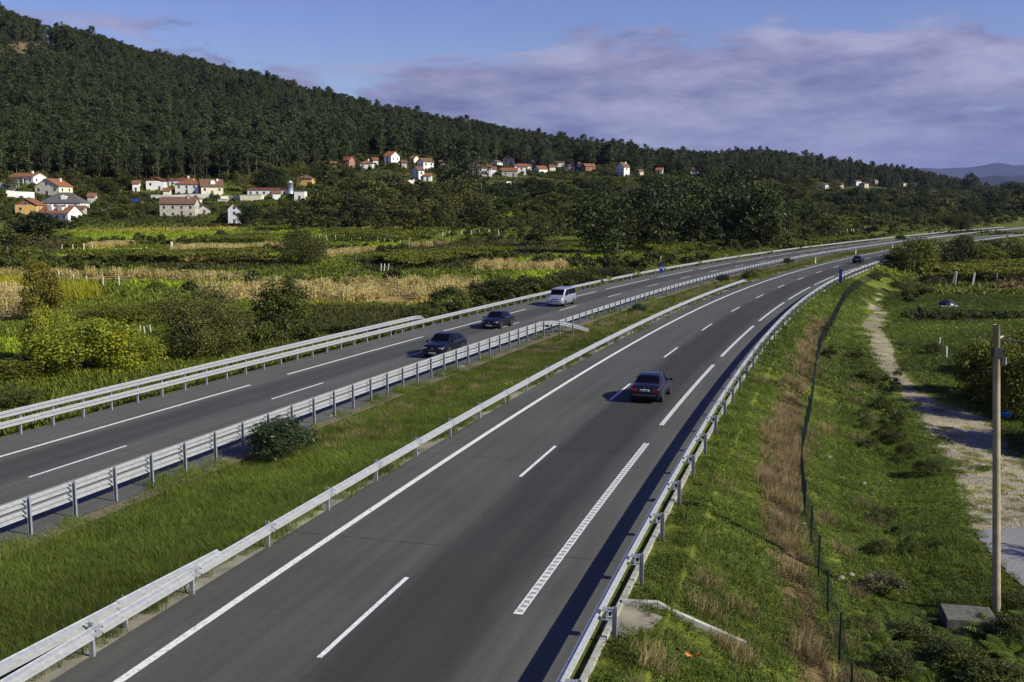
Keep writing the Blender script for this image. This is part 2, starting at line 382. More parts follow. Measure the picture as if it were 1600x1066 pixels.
def build_ground():
    nd, na = GX.shape; V = np.stack([GX, GY, GZ], -1).reshape(-1, 3)
    i = np.arange(nd - 1)[:, None] * na + np.arange(na - 1)[None]; i = i.ravel()
    F = np.stack([i, i + 1, i + na + 1, i + na], 1)
    colr = np.concatenate([GC.reshape(-1, 3), np.ones((len(V), 1))], 1)
    o = put('ground', np_mesh('ground', V, F, ground_material(), {'col': colr}, True)); tag(o, kind='structure')
build_ground()

# ------------------------------------------------------------------ far mountains
def mountains(name, D, pts, depth, seed, colr):
    mb_v = []; xs = np.linspace(pts[0][0], pts[-1][0], 160); r = np.random.default_rng(seed)
    ys = np.interp(xs, *zip(*pts)); rough = np.cumsum(r.normal(0, .12, len(xs))); rough -= np.linspace(rough[0], rough[-1], len(xs)); ys = ys + rough * 1.0
    a, k = ray(xs, ys); rows = 14; V = []
    for j in range(rows):
        t = j / (rows - 1); d = D + depth * (t - 0.5) * 2
        prof = math.sin(math.pi * min(1, max(0, 1 - abs(t - .5) * 2)) / 2) ** 1.3
        z = (CAM_H + k * D) * prof + (1 - abs(t - .5) * 2) * 30 * np.array([math.sin(x * .05 + j) for x in xs]) * (0 if j == rows // 2 else 1)
        V.append(np.stack([a * D * (1 + 0 * t), np.full_like(a, d), np.where(j in (0, rows - 1), -20, z)], -1))
    V = np.concatenate(V); n = len(xs); i = (np.arange(rows - 1)[:, None] * n + np.arange(n - 1)[None]).ravel()
    F = np.stack([i, i + 1, i + n + 1, i + n], 1)
    tag(put(name, np_mesh(name, V, F, plain(name, colr, .95, spec=.1, noise=.3, nscale=.004), smooth=True)), kind='structure')
mountains('far_mountains', 27000, [(1250,330),(1330,292),(1390,274),(1415,268),(1440,262.5),(1470,263),(1500,261.5),(1530,260),(1556,255.5),(1580,258),(1605,257),(1650,252),(1750,262),(1900,285),(2100,330)], 1500, 3, (.022,.03,.03))
mountains('far_hills', 14000, [(1380,330),(1450,288),(1510,284),(1545,279),(1580,276),(1610,273),(1700,275),(1900,330)], 600, 4, (.022,.03,.025))

# ------------------------------------------------------------------ carriageways
def asphalt_material(name, bands, base):
    """bands: (offset across the road, half width, factor): lanes polished and darkened by tyres"""
    m, n, l, b = nodes_of(name)
    uv = n.new('ShaderNodeUVMap'); sp = n.new('ShaderNodeSeparateXYZ'); l.new(uv.outputs[0], sp.inputs[0])
    geo = n.new('ShaderNodeNewGeometry')
    no = n.new('ShaderNodeTexNoise'); no.inputs['Scale'].default_value = 38; no.inputs['Detail'].default_value = 5; no.inputs['Roughness'].default_value = .75
    l.new(geo.outputs['Position'], no.inputs[0])
    big = n.new('ShaderNodeTexNoise'); big.inputs['Scale'].default_value = 0.16; big.inputs['Detail'].default_value = 5; l.new(geo.outputs['Position'], big.inputs[0])
    # streaks along the road
    mp = n.new('ShaderNodeMapping'); mp.inputs['Scale'].default_value = (2.6, .045, 1); l.new(uv.outputs[0], mp.inputs[0])
    st = n.new('ShaderNodeTexNoise'); st.inputs['Scale'].default_value = 1.0; st.inputs['Detail'].default_value = 5; l.new(mp.outputs[0], st.inputs[0])
    def rng_(src, a0, a1, t0, t1):
        r = n.new('ShaderNodeMapRange'); r.inputs['From Min'].default_value = a0; r.inputs['From Max'].default_value = a1; r.inputs['To Min'].default_value = t0; r.inputs['To Max'].default_value = t1
        l.new(src, r.inputs['Value']); return r.outputs[0]
    def mulv(a, c):
        q = n.new('ShaderNodeMath'); q.operation = 'MULTIPLY'; l.new(a, q.inputs[0]); l.new(c, q.inputs[1]); return q.outputs[0]
    val = mulv(rng_(no.outputs['Fac'], .3, .7, .45, 1.55), rng_(big.outputs['Fac'], .3, .7, .86, 1.14))
    val = mulv(val, rng_(st.outputs['Fac'], .3, .7, .86, 1.14))
    mid = n.new('ShaderNodeTexNoise'); mid.inputs['Scale'].default_value = 5; mid.inputs['Detail'].default_value = 6; mid.inputs['Roughness'].default_value = .7; l.new(geo.outputs['Position'], mid.inputs[0])
    val = mulv(val, rng_(mid.outputs['Fac'], .3, .7, .88, 1.12))
    for o, hw, fac in bands:
        d = n.new('ShaderNodeMath'); d.operation = 'SUBTRACT'; d.inputs[1].default_value = o; l.new(sp.outputs['X'], d.inputs[0])
        ab = n.new('ShaderNodeMath'); ab.operation = 'ABSOLUTE'; l.new(d.outputs[0], ab.inputs[0])
        wv = n.new('ShaderNodeMath'); wv.operation = 'MULTIPLY_ADD'; l.new(big.outputs['Fac'], wv.inputs[0]); wv.inputs[1].default_value = -1.6; l.new(ab.outputs[0], wv.inputs[2])
        s = n.new('ShaderNodeMapRange'); s.interpolation_type = 'SMOOTHSTEP'; s.inputs['From Min'].default_value = hw - .55 - .8; s.inputs['From Max'].default_value = hw + .55 - .8
        s.inputs['To Min'].default_value = fac; s.inputs['To Max'].default_value = 1; l.new(wv.outputs[0], s.inputs['Value'])
        val = mulv(val, s.outputs[0])
    mx = n.new('ShaderNodeMix'); mx.data_type = 'RGBA'; mx.blend_type = 'MULTIPLY'; mx.inputs['Factor'].default_value = 1
    mx.inputs['A'].default_value = (*base, 1); l.new(val, mx.inputs['B']); l.new(mx.outputs['Result'], b.inputs['Base Color'])
    bu = n.new('ShaderNodeBump'); bu.inputs['Strength'].default_value = .35; bu.inputs['Distance'].default_value = .01; l.new(no.outputs['Fac'], bu.inputs['Height']); l.new(bu.outputs[0], b.inputs['Normal'])
    setp(b, Roughness=.85); b.inputs['Specular IOR Level'].default_value = .3
    return m
def ribbon(side, s0, s1, o0, o1, z, mat, name, parent=None, step=2.0, cross=1, z1=None, kind=None, smooth=True):
    s = np.arange(s0, s1 + .001, step); s = np.append(s, s1) if s[-1] < s1 - .01 else s
    os_ = np.linspace(o0, o1, cross + 1); zs = np.linspace(z, z if z1 is None else z1, cross + 1)
    V = np.stack([road_pt(side, s, o, q)[0] for o, q in zip(os_, zs)], 1).reshape(-1, 3); n = cross + 1
    i = (np.arange(len(s) - 1)[:, None] * n + np.arange(cross)[None]).ravel()
    F = np.stack([i, i + 1, i + n + 1, i + n], 1)
    me = np_mesh(name, V, F, mat, None, smooth)
    uvl = me.uv_layers.new(name='UVMap'); U = np.stack([np.tile(os_, len(s)), np.repeat(s, n)], 1)
    uvl.data.foreach_set('uv', U[F.ravel()].astype(np.float32).ravel())
    o = put(name, me, parent)
    if kind: tag(o, kind=kind)
    return o
M_ASR = asphalt_material('asphalt_near', [(5.3, 1.5, .55), (4.55, .3, .86), (6.2, .3, .86), (1.0, .35, .93), (2.6, .35, .93), (8.6, .9, 1.08)], (.068,.0685,.060))
M_ASL = asphalt_material('asphalt_far', [(1.9, 1.25, .62), (1.1, .3, .88), (2.7, .3, .88), (5.4, 1.0, .90)], (.084,.0845,.075))
M_CONC = plain('concrete', (.30,.285,.24), .9, spec=.2, noise=.3, nscale=1.3, bump=.3)
M_CONC2 = plain('weathered_concrete', (.33,.32,.28), .9, spec=.2, noise=.28, nscale=3, bump=.3)
M_GUT = plain('drain_concrete', (.235,.215,.16), .9, spec=.2, noise=.35, nscale=1.1, bump=.2)
M_VERGE = plain('gravel_verge', (.13,.11,.072), .95, spec=.1, noise=.55, nscale=9, bump=.8)
def paint_material(name, v, wear):
    m, n, l, b = nodes_of(name); geo = n.new('ShaderNodeNewGeometry'); no = n.new('ShaderNodeTexNoise'); no.inputs['Scale'].default_value = 9; no.inputs['Detail'].default_value = 8; no.inputs['Roughness'].default_value = .75
    l.new(geo.outputs['Position'], no.inputs[0]); cr = n.new('ShaderNodeValToRGB'); l.new(no.outputs['Fac'], cr.inputs[0])
    cr.color_ramp.elements[0].position = wear - .05; cr.color_ramp.elements[0].color = (.22, .22, .21, 1); cr.color_ramp.elements[1].position = wear + .08; cr.color_ramp.elements[1].color = (v, v, v * .97, 1)
    l.new(cr.outputs[0], b.inputs['Base Color']); setp(b, Roughness=.7); return m
M_PAINT = paint_material('road_paint', .70, .41); M_PAINT2 = paint_material('thin_road_paint', .55, .42); M_PAINT3 = paint_material('worn_road_paint', .30, .4)
S0, S1 = -150, 640
road_r = ribbon('R', S0, S1, -1.32, 9.25, 0, M_ASR, 'road_near', cross=8, kind='structure')
road_l = ribbon('L', -185, S1, -2.75, 8.95, 0, M_ASL, 'road_far', cross=8, kind='structure')
ribbon('R', S0, S1, -2.15, -1.32, -.012, M_GUT, 'gutter', z1=-.004, kind='structure')
ribbon('L', -185, S1, 8.95, 9.5, -.004, M_VERGE, 'gravel_verge', z1=-.05, cross=2, kind='structure')
# drainage slot behind the shoulder, then a row of concrete curbs
ribbon('R', S0, 420, 9.25, 9.52, -.16, M_GUT, 'drain_channel', kind='structure')
curb_me = None
def curb_row():
    mb = MB(); mb.box(-.07, .07, 0, 3.96, -.30, .055); me = mb.mesh('curb', M_CONC2)
    for k, s in enumerate(np.arange(-108, 130, 4.0)):
        if abs(s - (-86)) < 1.9: continue            # gap where the drain runs out
        p, _ = road_pt('R', np.array([s, s + 4.0]), 9.60); d = p[1] - p[0]
        o = put('curb', me, road_r, tuple(p[0]), (0, 0, math.atan2(-d[0], d[1])))
curb_row()
# markings
def marks(side, o, w, runs, name, mat, parent, z=.006):
    for a, b_ in runs: ribbon(side, a, b_, o - w / 2, o + w / 2, z, mat, name, parent, smooth=False)
ribbon('R', S0, S1, -.02 + .1 - .1, .20, .006, M_PAINT, 'edge_line', road_r)
sD = station_at('R', *[float(q) for q in ground0(500, 1028)])[1]
period = 16.75
marks('R', 3.66, .13, [(sD + period * k, sD + period * k + 5.4) for k in range(-2, 30)], 'lane_dash', M_PAINT, road_r)
sE = station_at('R', *[float(q) for q in ground0(817, 961)])[1]
def rumble(side, o, w, a, b_, parent):
    ribbon(side, a, b_, o - w / 2, o + w / 2, .005, M_PAINT3, 'rumble_base', parent, smooth=False)
    mb = MB()
    for s in np.arange(a, b_ - .1, .32):
        q = [road_pt(side, np.array([ss]), oo, .012)[0][0] for ss, oo in ((s, o - w / 2), (s, o + w / 2), (s + .13, o + w / 2), (s + .13, o - w / 2))]; mb.quad(*q)
    for oo in (o - w / 2, o + w / 2 - .04):
        for s in np.arange(a, b_ - .1, .32):
            e = min(s + .32, b_); q = [road_pt(side, np.array([ss]), x, .0105)[0][0] for ss, x in ((s, oo), (s, oo + .04), (e, oo + .04), (e, oo))]; mb.quad(*q)
    o_ = mb.build('rumble_bars', M_PAINT, parent); tag(o_, kind='stuff')
rumble('R', 7.27, .24, sE, sE + 20.1, road_r); rumble('R', 7.27, .24, sE - 24, sE - 4, road_r)
marks('R', 7.27, .22, [(sE + 24.1 * k, sE + 24.1 * k + 20.1) for k in range(1, 24)], 'edge_dash', M_PAINT2, road_r)
sF = station_at('L', *[float(q) for q in ground0(445, 585)])[1]
marks('L', 0, .18, [(sF + 24.05 * k, sF + 24.05 * k + 20.0) for k in range(-4, 24)], 'edge_dash', M_PAINT, road_l)
sG = station_at('L', *[float(q) for q in ground0(33, 745)])[1]
marks('L', 3.55, .13, [(sG + 17.2 * k, sG + 17.2 * k + 5.6) for k in range(-2, 30)], 'lane_dash', M_PAINT, road_l)
ribbon('L', -185, S1, 7.15, 7.35, .006, M_PAINT, 'edge_line', road_l)
M_SEAM = plain('tar_seam', (.035,.033,.032), .8)
ribbon('R', S0, S1, 3.80, 3.835, .004, M_SEAM, 'tar_seam', road_r)
ribbon('L', -185, S1, 3.40, 3.43, .004, M_SEAM, 'tar_seam', road_l)
M_ASP2 = asphalt_material('asphalt_resurfaced', [(5.3, 1.5, .55), (4.55, .3, .86), (6.2, .3, .86)], (.060,.0605,.054))
sP = station_at('R', *[float(q) for q in ground0(880, 704)])[1]
ribbon('R', sP, sP + 60, 3.9, 7.1, .003, M_ASP2, 'resurfaced_strip', road_r, cross=4)
for ds in (-13.2, -2.1, 21.5, 47.0): ribbon('R', sP + ds, sP + ds + .045, -1.25, 9.2, .0035, M_SEAM, 'tar_seam', road_r, cross=12)
for ds in (-20.0, 9.0, 33.0): ribbon('L', sF + ds, sF + ds + .045, -2.7, 8.9, .0035, M_SEAM, 'tar_seam', road_l, cross=12)
# asphalt end of the lane beside the track
def draped(name, poly, mat, cell, lift, kind='structure', parent=None):
    h = np.array([hit(*p)[:2] for p in poly]); x0, y0 = h.min(0); x1, y1 = h.max(0)
    xs = np.arange(x0, x1 + cell, cell); ys = np.arange(y0, y1 + cell, cell); X, Y = np.meshgrid(xs, ys)
    cx = X[:-1, :-1] + cell / 2; cy = Y[:-1, :-1] + cell / 2
    k = in_poly(cx + wob(cx, cy, 1.5, 3) * .15, cy + wob(cx, cy, 1.5, 8) * .15, [tuple(q) for q in h])
    Z = tz(X, Y) + lift; V = np.stack([X, Y, Z], -1).reshape(-1, 3); n = X.shape[1]
    i = (np.arange(len(ys) - 1)[:, None] * n + np.arange(len(xs) - 1)[None])[k]
    F = np.stack([i, i + 1, i + n + 1, i + n], 1); used, inv = np.unique(F, return_inverse=True)
    o = put(name, np_mesh(name, V[used], inv.reshape(F.shape), mat, None, True), parent); return tag(o, kind=kind)
M_LANE = plain('lane_asphalt', (.20,.20,.205), .9, spec=.2, noise=.22, nscale=14, bump=.4)
draped('side_lane', [(1516,829),(1560,826),(1700,818),(1760,980),(1640,960),(1600,920),(1572,893),(1545,868)], M_LANE, .12, .035)

# ------------------------------------------------------------------ guardrails
M_GALV = plain('galvanised_steel', (.42,.43,.45), .45, .35, noise=.16, nscale=6)
M_GALV2 = plain('dull_galvanised_steel', (.33,.345,.37), .5, .4, noise=.15, nscale=5)
M_BOLT = plain('bolt', (.08,.08,.09), .5, .6)
WP = [(0,.155),(.010,.134),(.098,.102),(.098,.056),(-.004,.018),(-.004,-.018),(.098,-.056),(.098,-.102),(.010,-.134),(0,-.155)]
def beam_mesh(L=4.0):
    """W section, its bulges towards +x, length along +y"""
    mb = MB(); ring = [(x, z) for x, z in WP] + [(x - .007, z) for x, z in reversed(WP)]; n = len(ring)
    for y in (-.02, L + .02):
        for x, z in ring: mb.v.append((x, y, z))
    for i in range(n):
        mb.f.append((i, (i + 1) % n, n + (i + 1) % n, n + i)); mb.m.append(0)
    return mb.mesh('rail_beam', M_GALV)
def post_mesh(h, deep=.12, wide=.06):
    mb = MB(); t = .012
    mb.box(-deep / 2, deep / 2, -t / 2, t / 2, -.35, h); mb.box(-deep / 2, -deep / 2 + t, t / 2, wide, -.35, h); mb.box(deep / 2 - t, deep / 2, t / 2, wide, -.35, h)
    return mb.mesh('post', M_GALV2)
BEAM4 = beam_mesh(4.0); BEAM2 = beam_mesh(2.0)
def spacer_mesh():
    mb = MB(); mb.box(-.11, .11, -.13, .13, .10, .115); mb.box(-.11, .11, -.13, .13, -.115, -.10); mb.box(-.01, .01, -.11, .11, -.10, .10)
    return mb.mesh('spacer', M_GALV2)
SPACER = spacer_mesh()
def bolt_mesh():
    mb = MB(); mb.tube([(0, 0, 0), (.02, 0, 0)], .022, 6); return mb.mesh('bolt', M_BOLT)
BOLT = bolt_mesh()
def joint_mesh():
    mb = MB()
    ring = [(x + .004, z) for x, z in WP] + [(x - .002, z) for x, z in reversed(WP)]; n = len(ring)
    for y in (-.16, .16):
        for x, z in ring: mb.v.append((x, y, z))
    for i in range(n): mb.f.append((i, (i + 1) % n, n + (i + 1) % n, n + i)); mb.m.append(0)
    mb.f.append(tuple(range(n))); mb.m.append(0); mb.f.append(tuple(range(2 * n - 1, n - 1, -1))); mb.m.append(0)
    return mb.mesh('beam_joint', M_GALV2)
JOINT = joint_mesh()
def rail_piece(root, a, b_, face, mesh, L):
    """a beam from a to b; face = +1 when its bulges look to the right of the running direction"""
    a = Vector(a); b_ = Vector(b_); d = b_ - a; ang = math.atan2(-d.x, d.y); tilt = math.asin(max(-1, min(1, d.z / d.length)))
    o = put('rail_beam', mesh, root, a, (tilt, 0, ang), (1, d.length / L, 1))
    if face < 0: o.rotation_euler = (-tilt, 0, ang + math.pi); o.location = b_
    return o
def guardrail(label, side, s0, s1, o_rail, o_post, zc, face, step, post_h, group, spacer=False, s1up=None, bolts=0):
    p0, _ = road_pt(side, np.array([s0]), o_rail); root = thing('guardrail', label, 'guardrail', tuple(p0[0]), 0, group); org = Vector(p0[0])
    S = np.arange(s0, s1 + .01, 4.0); P = road_pt(side, S, o_rail)[0] - p0[0]
    for lv, z in enumerate(zc):
        for i in range(len(S) - 1):
            if lv and s1up is not None and S[i + 1] > s1up + .1: break
            a = P[i].copy(); b_ = P[i + 1].copy(); a[2] = b_[2] = z
            rail_piece(root, a, b_, face, BEAM4, 4.0)
            if i < bolts: 
                ang = math.atan2(-(b_ - a)[0], (b_ - a)[1]); put('beam_joint', JOINT, root, tuple(a), (0, 0, ang if face > 0 else ang + math.pi))
                if i < 12:
                    for bz in (.076, -.076):
                        for by in (-.12, .12):
                            q = Vector(a) + Vector((math.cos(ang) * .098 - math.sin(ang) * by, math.sin(ang) * .098 + math.cos(ang) * by, bz)); put('bolt', BOLT, root, q, (0, 0, ang))
    SP = np.arange(s0, s1 + .01, step); Q, T = road_pt(side, SP, o_post); Q = Q - p0[0]
    pm = post_mesh(post_h); pm1 = post_mesh(zc[0] + .17)
    for i in range(len(SP)):
        if Q[i][1] + org.y > 330: continue          # posts too small to see beyond
        tall = s1up is None or SP[i] <= s1up + .1
        g = float(tz(Q[i][0] + org.x, Q[i][1] + org.y)) if o_post > 9 else 0
        put('post', pm if tall else pm1, root, (Q[i][0], Q[i][1], min(0, g + .05) * .5), (0, 0, -T[i] + (math.pi if face < 0 else 0)))
        if spacer and i < 34:
            m = (o_rail + o_post) / 2; q = road_pt(side, SP[i:i + 1], m)[0][0] - p0[0]
            put('spacer', SPACER, root, (q[0], q[1], zc[0]), (0, 0, -T[i]))
    return root, org
GG = 'steel guardrails along the highway'
def st(side, px, py): return station_at(side, *[float(q) for q in ground0(px, py)])[1]
# outer barrier of the far carriageway: two beams high, single after its end piece
sa = st('L', 80, 665) - 4 * 14; s_end = st('L', 640, 522); n_up = round((s_end - sa) / 4)
r, org = guardrail('long steel guardrail beside the fields, its upper beam ending near the dark car', 'L', sa, sa + 600, -2.30, -2.42, (.62, 1.08), 1, 2.0, 1.22, GG, s1up=sa + 4 * n_up)
def tail(root, org, side, s, o, z, pts, face):
    """end of a beam, bent away and down into the ground: pts (along, across, z)"""
    q = [Vector(road_pt(side, np.array([s + a]), o + c, zz)[0][0]) - Vector((org.x, org.y, 0)) for a, c, zz in pts]
    for a, b_ in zip(q, q[1:]): rail_piece(root, a, b_, face, BEAM2, 2.0)
tail(r, org, 'L', sa + 4 * n_up, -2.30, 1.08, [(0, 0, 1.08), (2.6, -.55, .85), (4.6, -1.0, .28), (6.2, -1.3, -.25)], 1)
# median barrier of the far carriageway, posts on the grass side
sb = st('L', 7, 852) - 2.15 * 6; s_end2 = st('L', 848, 527); n2 = round((s_end2 - sb) / 4)
r, org = guardrail('steel guardrail with two beams standing behind posts on the gravel edge of the median', 'L', sb, sb + 560, 8.60, 8.78, (.66, 1.03), -1, 2.0, 1.19, GG, s1up=sb + 4 * n2)
tail(r, org, 'L', sb + 4 * n2, 8.60, 1.03, [(0, 0, 1.03), (1.6, .45, .95), (3.0, 1.15, .70), (4.2, 1.8, .36), (5.2, 2.4, -.02)], -1)
for a, c in ((2.0, .75), (3.4, 1.45)):
    q = road_pt('L', np.array([sb + 4 * n2 + a]), 8.60 + c + .1)[0][0]; put('post', post_mesh(.9 if a < 3 else .6), r, (q[0] - org.x, q[1] - org.y, 0), (0, 0, -.36 + math.pi))
# median barrier of the near carriageway
sc_ = st('R', 150, 1027); sc0 = sc_ - 4 * 6; nC = round((st('R', 1216, 447) - sc0) / 4)
r, org = guardrail('steel guardrail with one beam between the median grass and the near carriageway', 'R', sc0, sc0 + 4 * nC, -1.16, -1.28, (.60,), 1, 4.0, .80, GG, bolts=18)
tail(r, org, 'R', sc0 + 4 * nC, -1.16, .60, [(0, 0, .60), (2, -.1, .55), (4.5, -.35, .30), (7, -.6, -.05)], 1)
p0, _ = road_pt('R', np.array([sc_ + 5.2]), -1.36); r2 = thing('guardrail', 'short second guardrail beam running behind the median rail where the two overlap', 'guardrail', tuple(p0[0]), 0, GG)
for i, (a, b_) in enumerate(((5.2, 1.2), (1.2, -2.8), (-2.8, -6.8), (-6.8, -10.8))):
    oo = lambda s: -1.24 - max(0, 5.2 - s) * .052
    A = road_pt('R', np.array([sc_ + a]), oo(a), .68)[0][0] - p0[0]; B = road_pt('R', np.array([sc_ + b_]), oo(b_), .70)[0][0] - p0[0]
    rail_piece(r2, B, A, 1, BEAM4, 4.0)
    Q = road_pt('R', np.array([sc_ + b_ + .4]), oo(b_) - .12)[0][0] - p0[0]; put('post', post_mesh(.80), r2, (Q[0], Q[1], 0), (0, 0, -.26))
# outer barrier of the near carriageway, posts and spacers on the slope side
sd = st('R', 967, 1001) - 4 * 5
r, org = guardrail('steel guardrail on spacer blocks along the top of the grassy embankment', 'R', sd, sd + 620, 9.50, 9.86, (.62,), -1, 4.0, .82, GG, spacer=True)
# ------------------------------------------------------------------ cars
M_GLASS = plain('car_glass', (.003,.0035,.004), .05, spec=.14)
M_TYRE = plain('tyre', (.018,.018,.018), .8)
M_RIM = plain('alloy_rim', (.55,.56,.58), .3, .8)
M_BLACK = plain('black_plastic', (.015,.015,.017), .55)
M_PLATE = plain('plate_white', (.75,.75,.72), .5)
M_PRINT = plain('plate_print', (.03,.03,.04), .6)
M_LAMPR = plain('tail_lamp', (.24,.012,.010), .15, spec=.6, coat=.6)
M_LAMPW = plain('lamp_clear', (.72,.74,.78), .12, .3, spec=.7, coat=.6)
M_CHROME = plain('chrome', (.75,.76,.78), .15, 1.0)
def paint(name, col, metal=.3): return plain(name, col, .3, metal, coat=.35)
class Car:
    """lofted body; x runs from tail (-) to nose (+). st: rows of x, sill z, belt z, top z, half width, top half width"""
    def __init__(s, st):
        st = np.array(st, float); s.xs = np.unique(np.concatenate([np.linspace(st[0, 0], st[-1, 0], 61), st[:, 0]]))
        T = np.array([np.interp(s.xs, st[:, 0], st[:, k]) for k in range(1, 6)])
        for _ in range(1): T[:, 1:-1] = (T[:, :-2] + 2 * T[:, 1:-1] + T[:, 2:]) / 4
        s.T = T
    def ring(s, x):
        zb, ze, zt, w, wt = [float(np.interp(x, s.xs, s.T[k])) for k in range(5)]
        cr = min(.05, (zt - ze) * .5 + .012)
        H = [(w * .84, zb), (w * .965, zb + .06), (w * .995, zb + (ze - zb) * .38), (w, zb + (ze - zb) * .62), (w * .985, ze - .07), (w * .955, ze),
             (wt + (w * .955 - wt) * .5, (ze + zt - cr) / 2), (wt, zt - cr), (wt * .90, zt - cr * .35), (wt * .6, zt - cr * .06), (0, zt)]
        return H
    def body(s):
        V = []; 
        for x in s.xs:
            H = s.ring(x); V += [(x, -y, z) for y, z in H] + [(x, y, z) for y, z in reversed(H[:-1])]
        n = 21; F = []
        for i in range(len(s.xs) - 1):
            for j in range(n):
                F.append((i * n + j, (i + 1) * n + j, (i + 1) * n + (j + 1) % n, i * n + (j + 1) % n))
        mb = MB(); mb.v = V; mb.f = F + [tuple(range(n)), tuple(range((len(s.xs)) * n - 1, (len(s.xs) - 1) * n - 1, -1))]; mb.m = [0] * len(mb.f)
        return mb
    def side_patch(s, x0a, x1a, x0b, x1b, t0, t1, side, off=.012, n=6):
        """window in the flank between belt (t=0) and roof edge (t=1); a: at the bottom, b: at the top"""
        mb = MB(); G = []
        for j in range(4):
            t = t0 + (t1 - t0) * j / 3; row = []
            for i in range(n + 1):
                x = (x0a + (x0b - x0a) * j / 3) * (1 - i / n) + (x1a + (x1b - x1a) * j / 3) * i / n; H = s.ring(x)
                y = H[5][0] + (H[7][0] - H[5][0]) * t; z = H[5][1] + (H[7][1] - H[5][1]) * t; row.append((x, side * (y + off), z + .004))
            G.append(row)
        for j in range(3):
            for i in range(n):
                q = [G[j][i], G[j][i + 1], G[j + 1][i + 1], G[j + 1][i]]; mb.quad(*(q if side < 0 else q[::-1]))
        return mb
    def top_patch(s, x0, x1, f0, f1, off=.014, n=6):
        """windscreen or rear window: covers the fraction f of the top half width"""
        mb = MB(); G = []
        for i in range(n + 1):
            t = i / n; x = x0 + (x1 - x0) * t; H = s.ring(x); f = f0 + (f1 - f0) * t; hy = [p[0] for p in H[7:]][::-1]; hz = [p[1] for p in H[7:]][::-1]
            row = []
            for u in np.linspace(-1, 1, 9):
                y = u * f * H[7][0]; row.append((x, y, float(np.interp(abs(y), hy, hz)) + off))
            G.append(row)
        for i in range(n):
            for j in range(8):
                q = [G[i][j], G[i][j + 1], G[i + 1][j + 1], G[i + 1][j]]; mb.quad(*(q[::-1] if x1 > x0 else q))
        return mb
def wheel(parent, x, y, r, w=.21):
    mb = MB(); sd = 1 if y > 0 else -1; n = 20
    prof = [(-.5, .62), (-.5, .93), (-.38, 1), (.38, 1), (.5, .93), (.5, .62)]
    for a in range(n):
        for yy, rr in prof: mb.v.append((math.cos(a * 6.28319 / n) * rr * r, yy * w, math.sin(a * 6.28319 / n) * rr * r))
    k = len(prof)
    for a in range(n):
        for j in range(k): mb.f.append((a * k + j, a * k + (j + 1) % k, ((a + 1) % n) * k + (j + 1) % k, ((a + 1) % n) * k + j)); mb.m.append(0)
    t = mb.build('wheel', M_TYRE, parent, True); t.location = (x, y, r)
    rb = MB(); rb.tube([(0, sd * w * .30, 0), (0, sd * w * .36, 0)], r * .62, 20)
    rm = rb.build('rim', M_RIM, t)
    sb = MB()
    for a in range(5):
        M = Matrix.Rotation(a * 6.28319 / 5 + .3, 4, 'Y'); sb.box(-.035, .035, sd * w * .36 if sd > 0 else -w * .46, sd * w * .46 if sd > 0 else -w * .36, .03, r * .60, M=M)
    sb.build('spokes', M_CHROME, t)
def arch(parent, x, y, r):
    """dark wheel housing behind the tyre"""
    mb = MB(); sd = 1 if y > 0 else -1
    mb.tube([(x, y - sd * .25, r), (x, y + sd * .004, r)], r * 1.16, 24); mb.build('wheel_arch', M_BLACK, parent)
def box_part(parent, name, mat, *a, **k):
    mb = MB(); mb.box(*a, **k); o = mb.build(name, mat, parent)
    bv = o.modifiers.new('bevel', 'BEVEL'); bv.width = .012; bv.segments = 2; return o
def plate(parent, x, z, face, lean=0):
    p = box_part(parent, 'number_plate', M_PLATE, x - .008, x + .008, -.26, .26, z - .055, z + .055)
    mb = MB(); xx = x + face * .0125
    for i in range(8):
        if i == 4: continue
        y = -.20 + i * .055; mb.box(xx - .002, xx + .002, y, y + .034, z - .034, z + .034)
    mb.build('plate_print', M_PRINT, p)
def mirrors(parent, car, x, mat):
    H = car.ring(x)
    for sd in (-1, 1):
        mb = MB(); mb.box(x - .06, x + .07, sd * (H[5][0] + .12) - .10, sd * (H[5][0] + .12) + .10, H[5][1] - .01, H[5][1] + .13); o = mb.build('mirror', mat, parent)
        bv = o.modifiers.new('bevel', 'BEVEL'); bv.width = .03; bv.segments = 2
def door_lines(parent, car, xs):
    for sd in (-1, 1):
        for x in xs:
            mb = MB(); H = car.ring(x); pts = [(x, sd * (H[k][0] + .002), H[k][1]) for k in (1, 2, 3, 4, 5)]; mb.tube(pts, .006, 4); mb.build('door_seam', M_BLACK, parent)
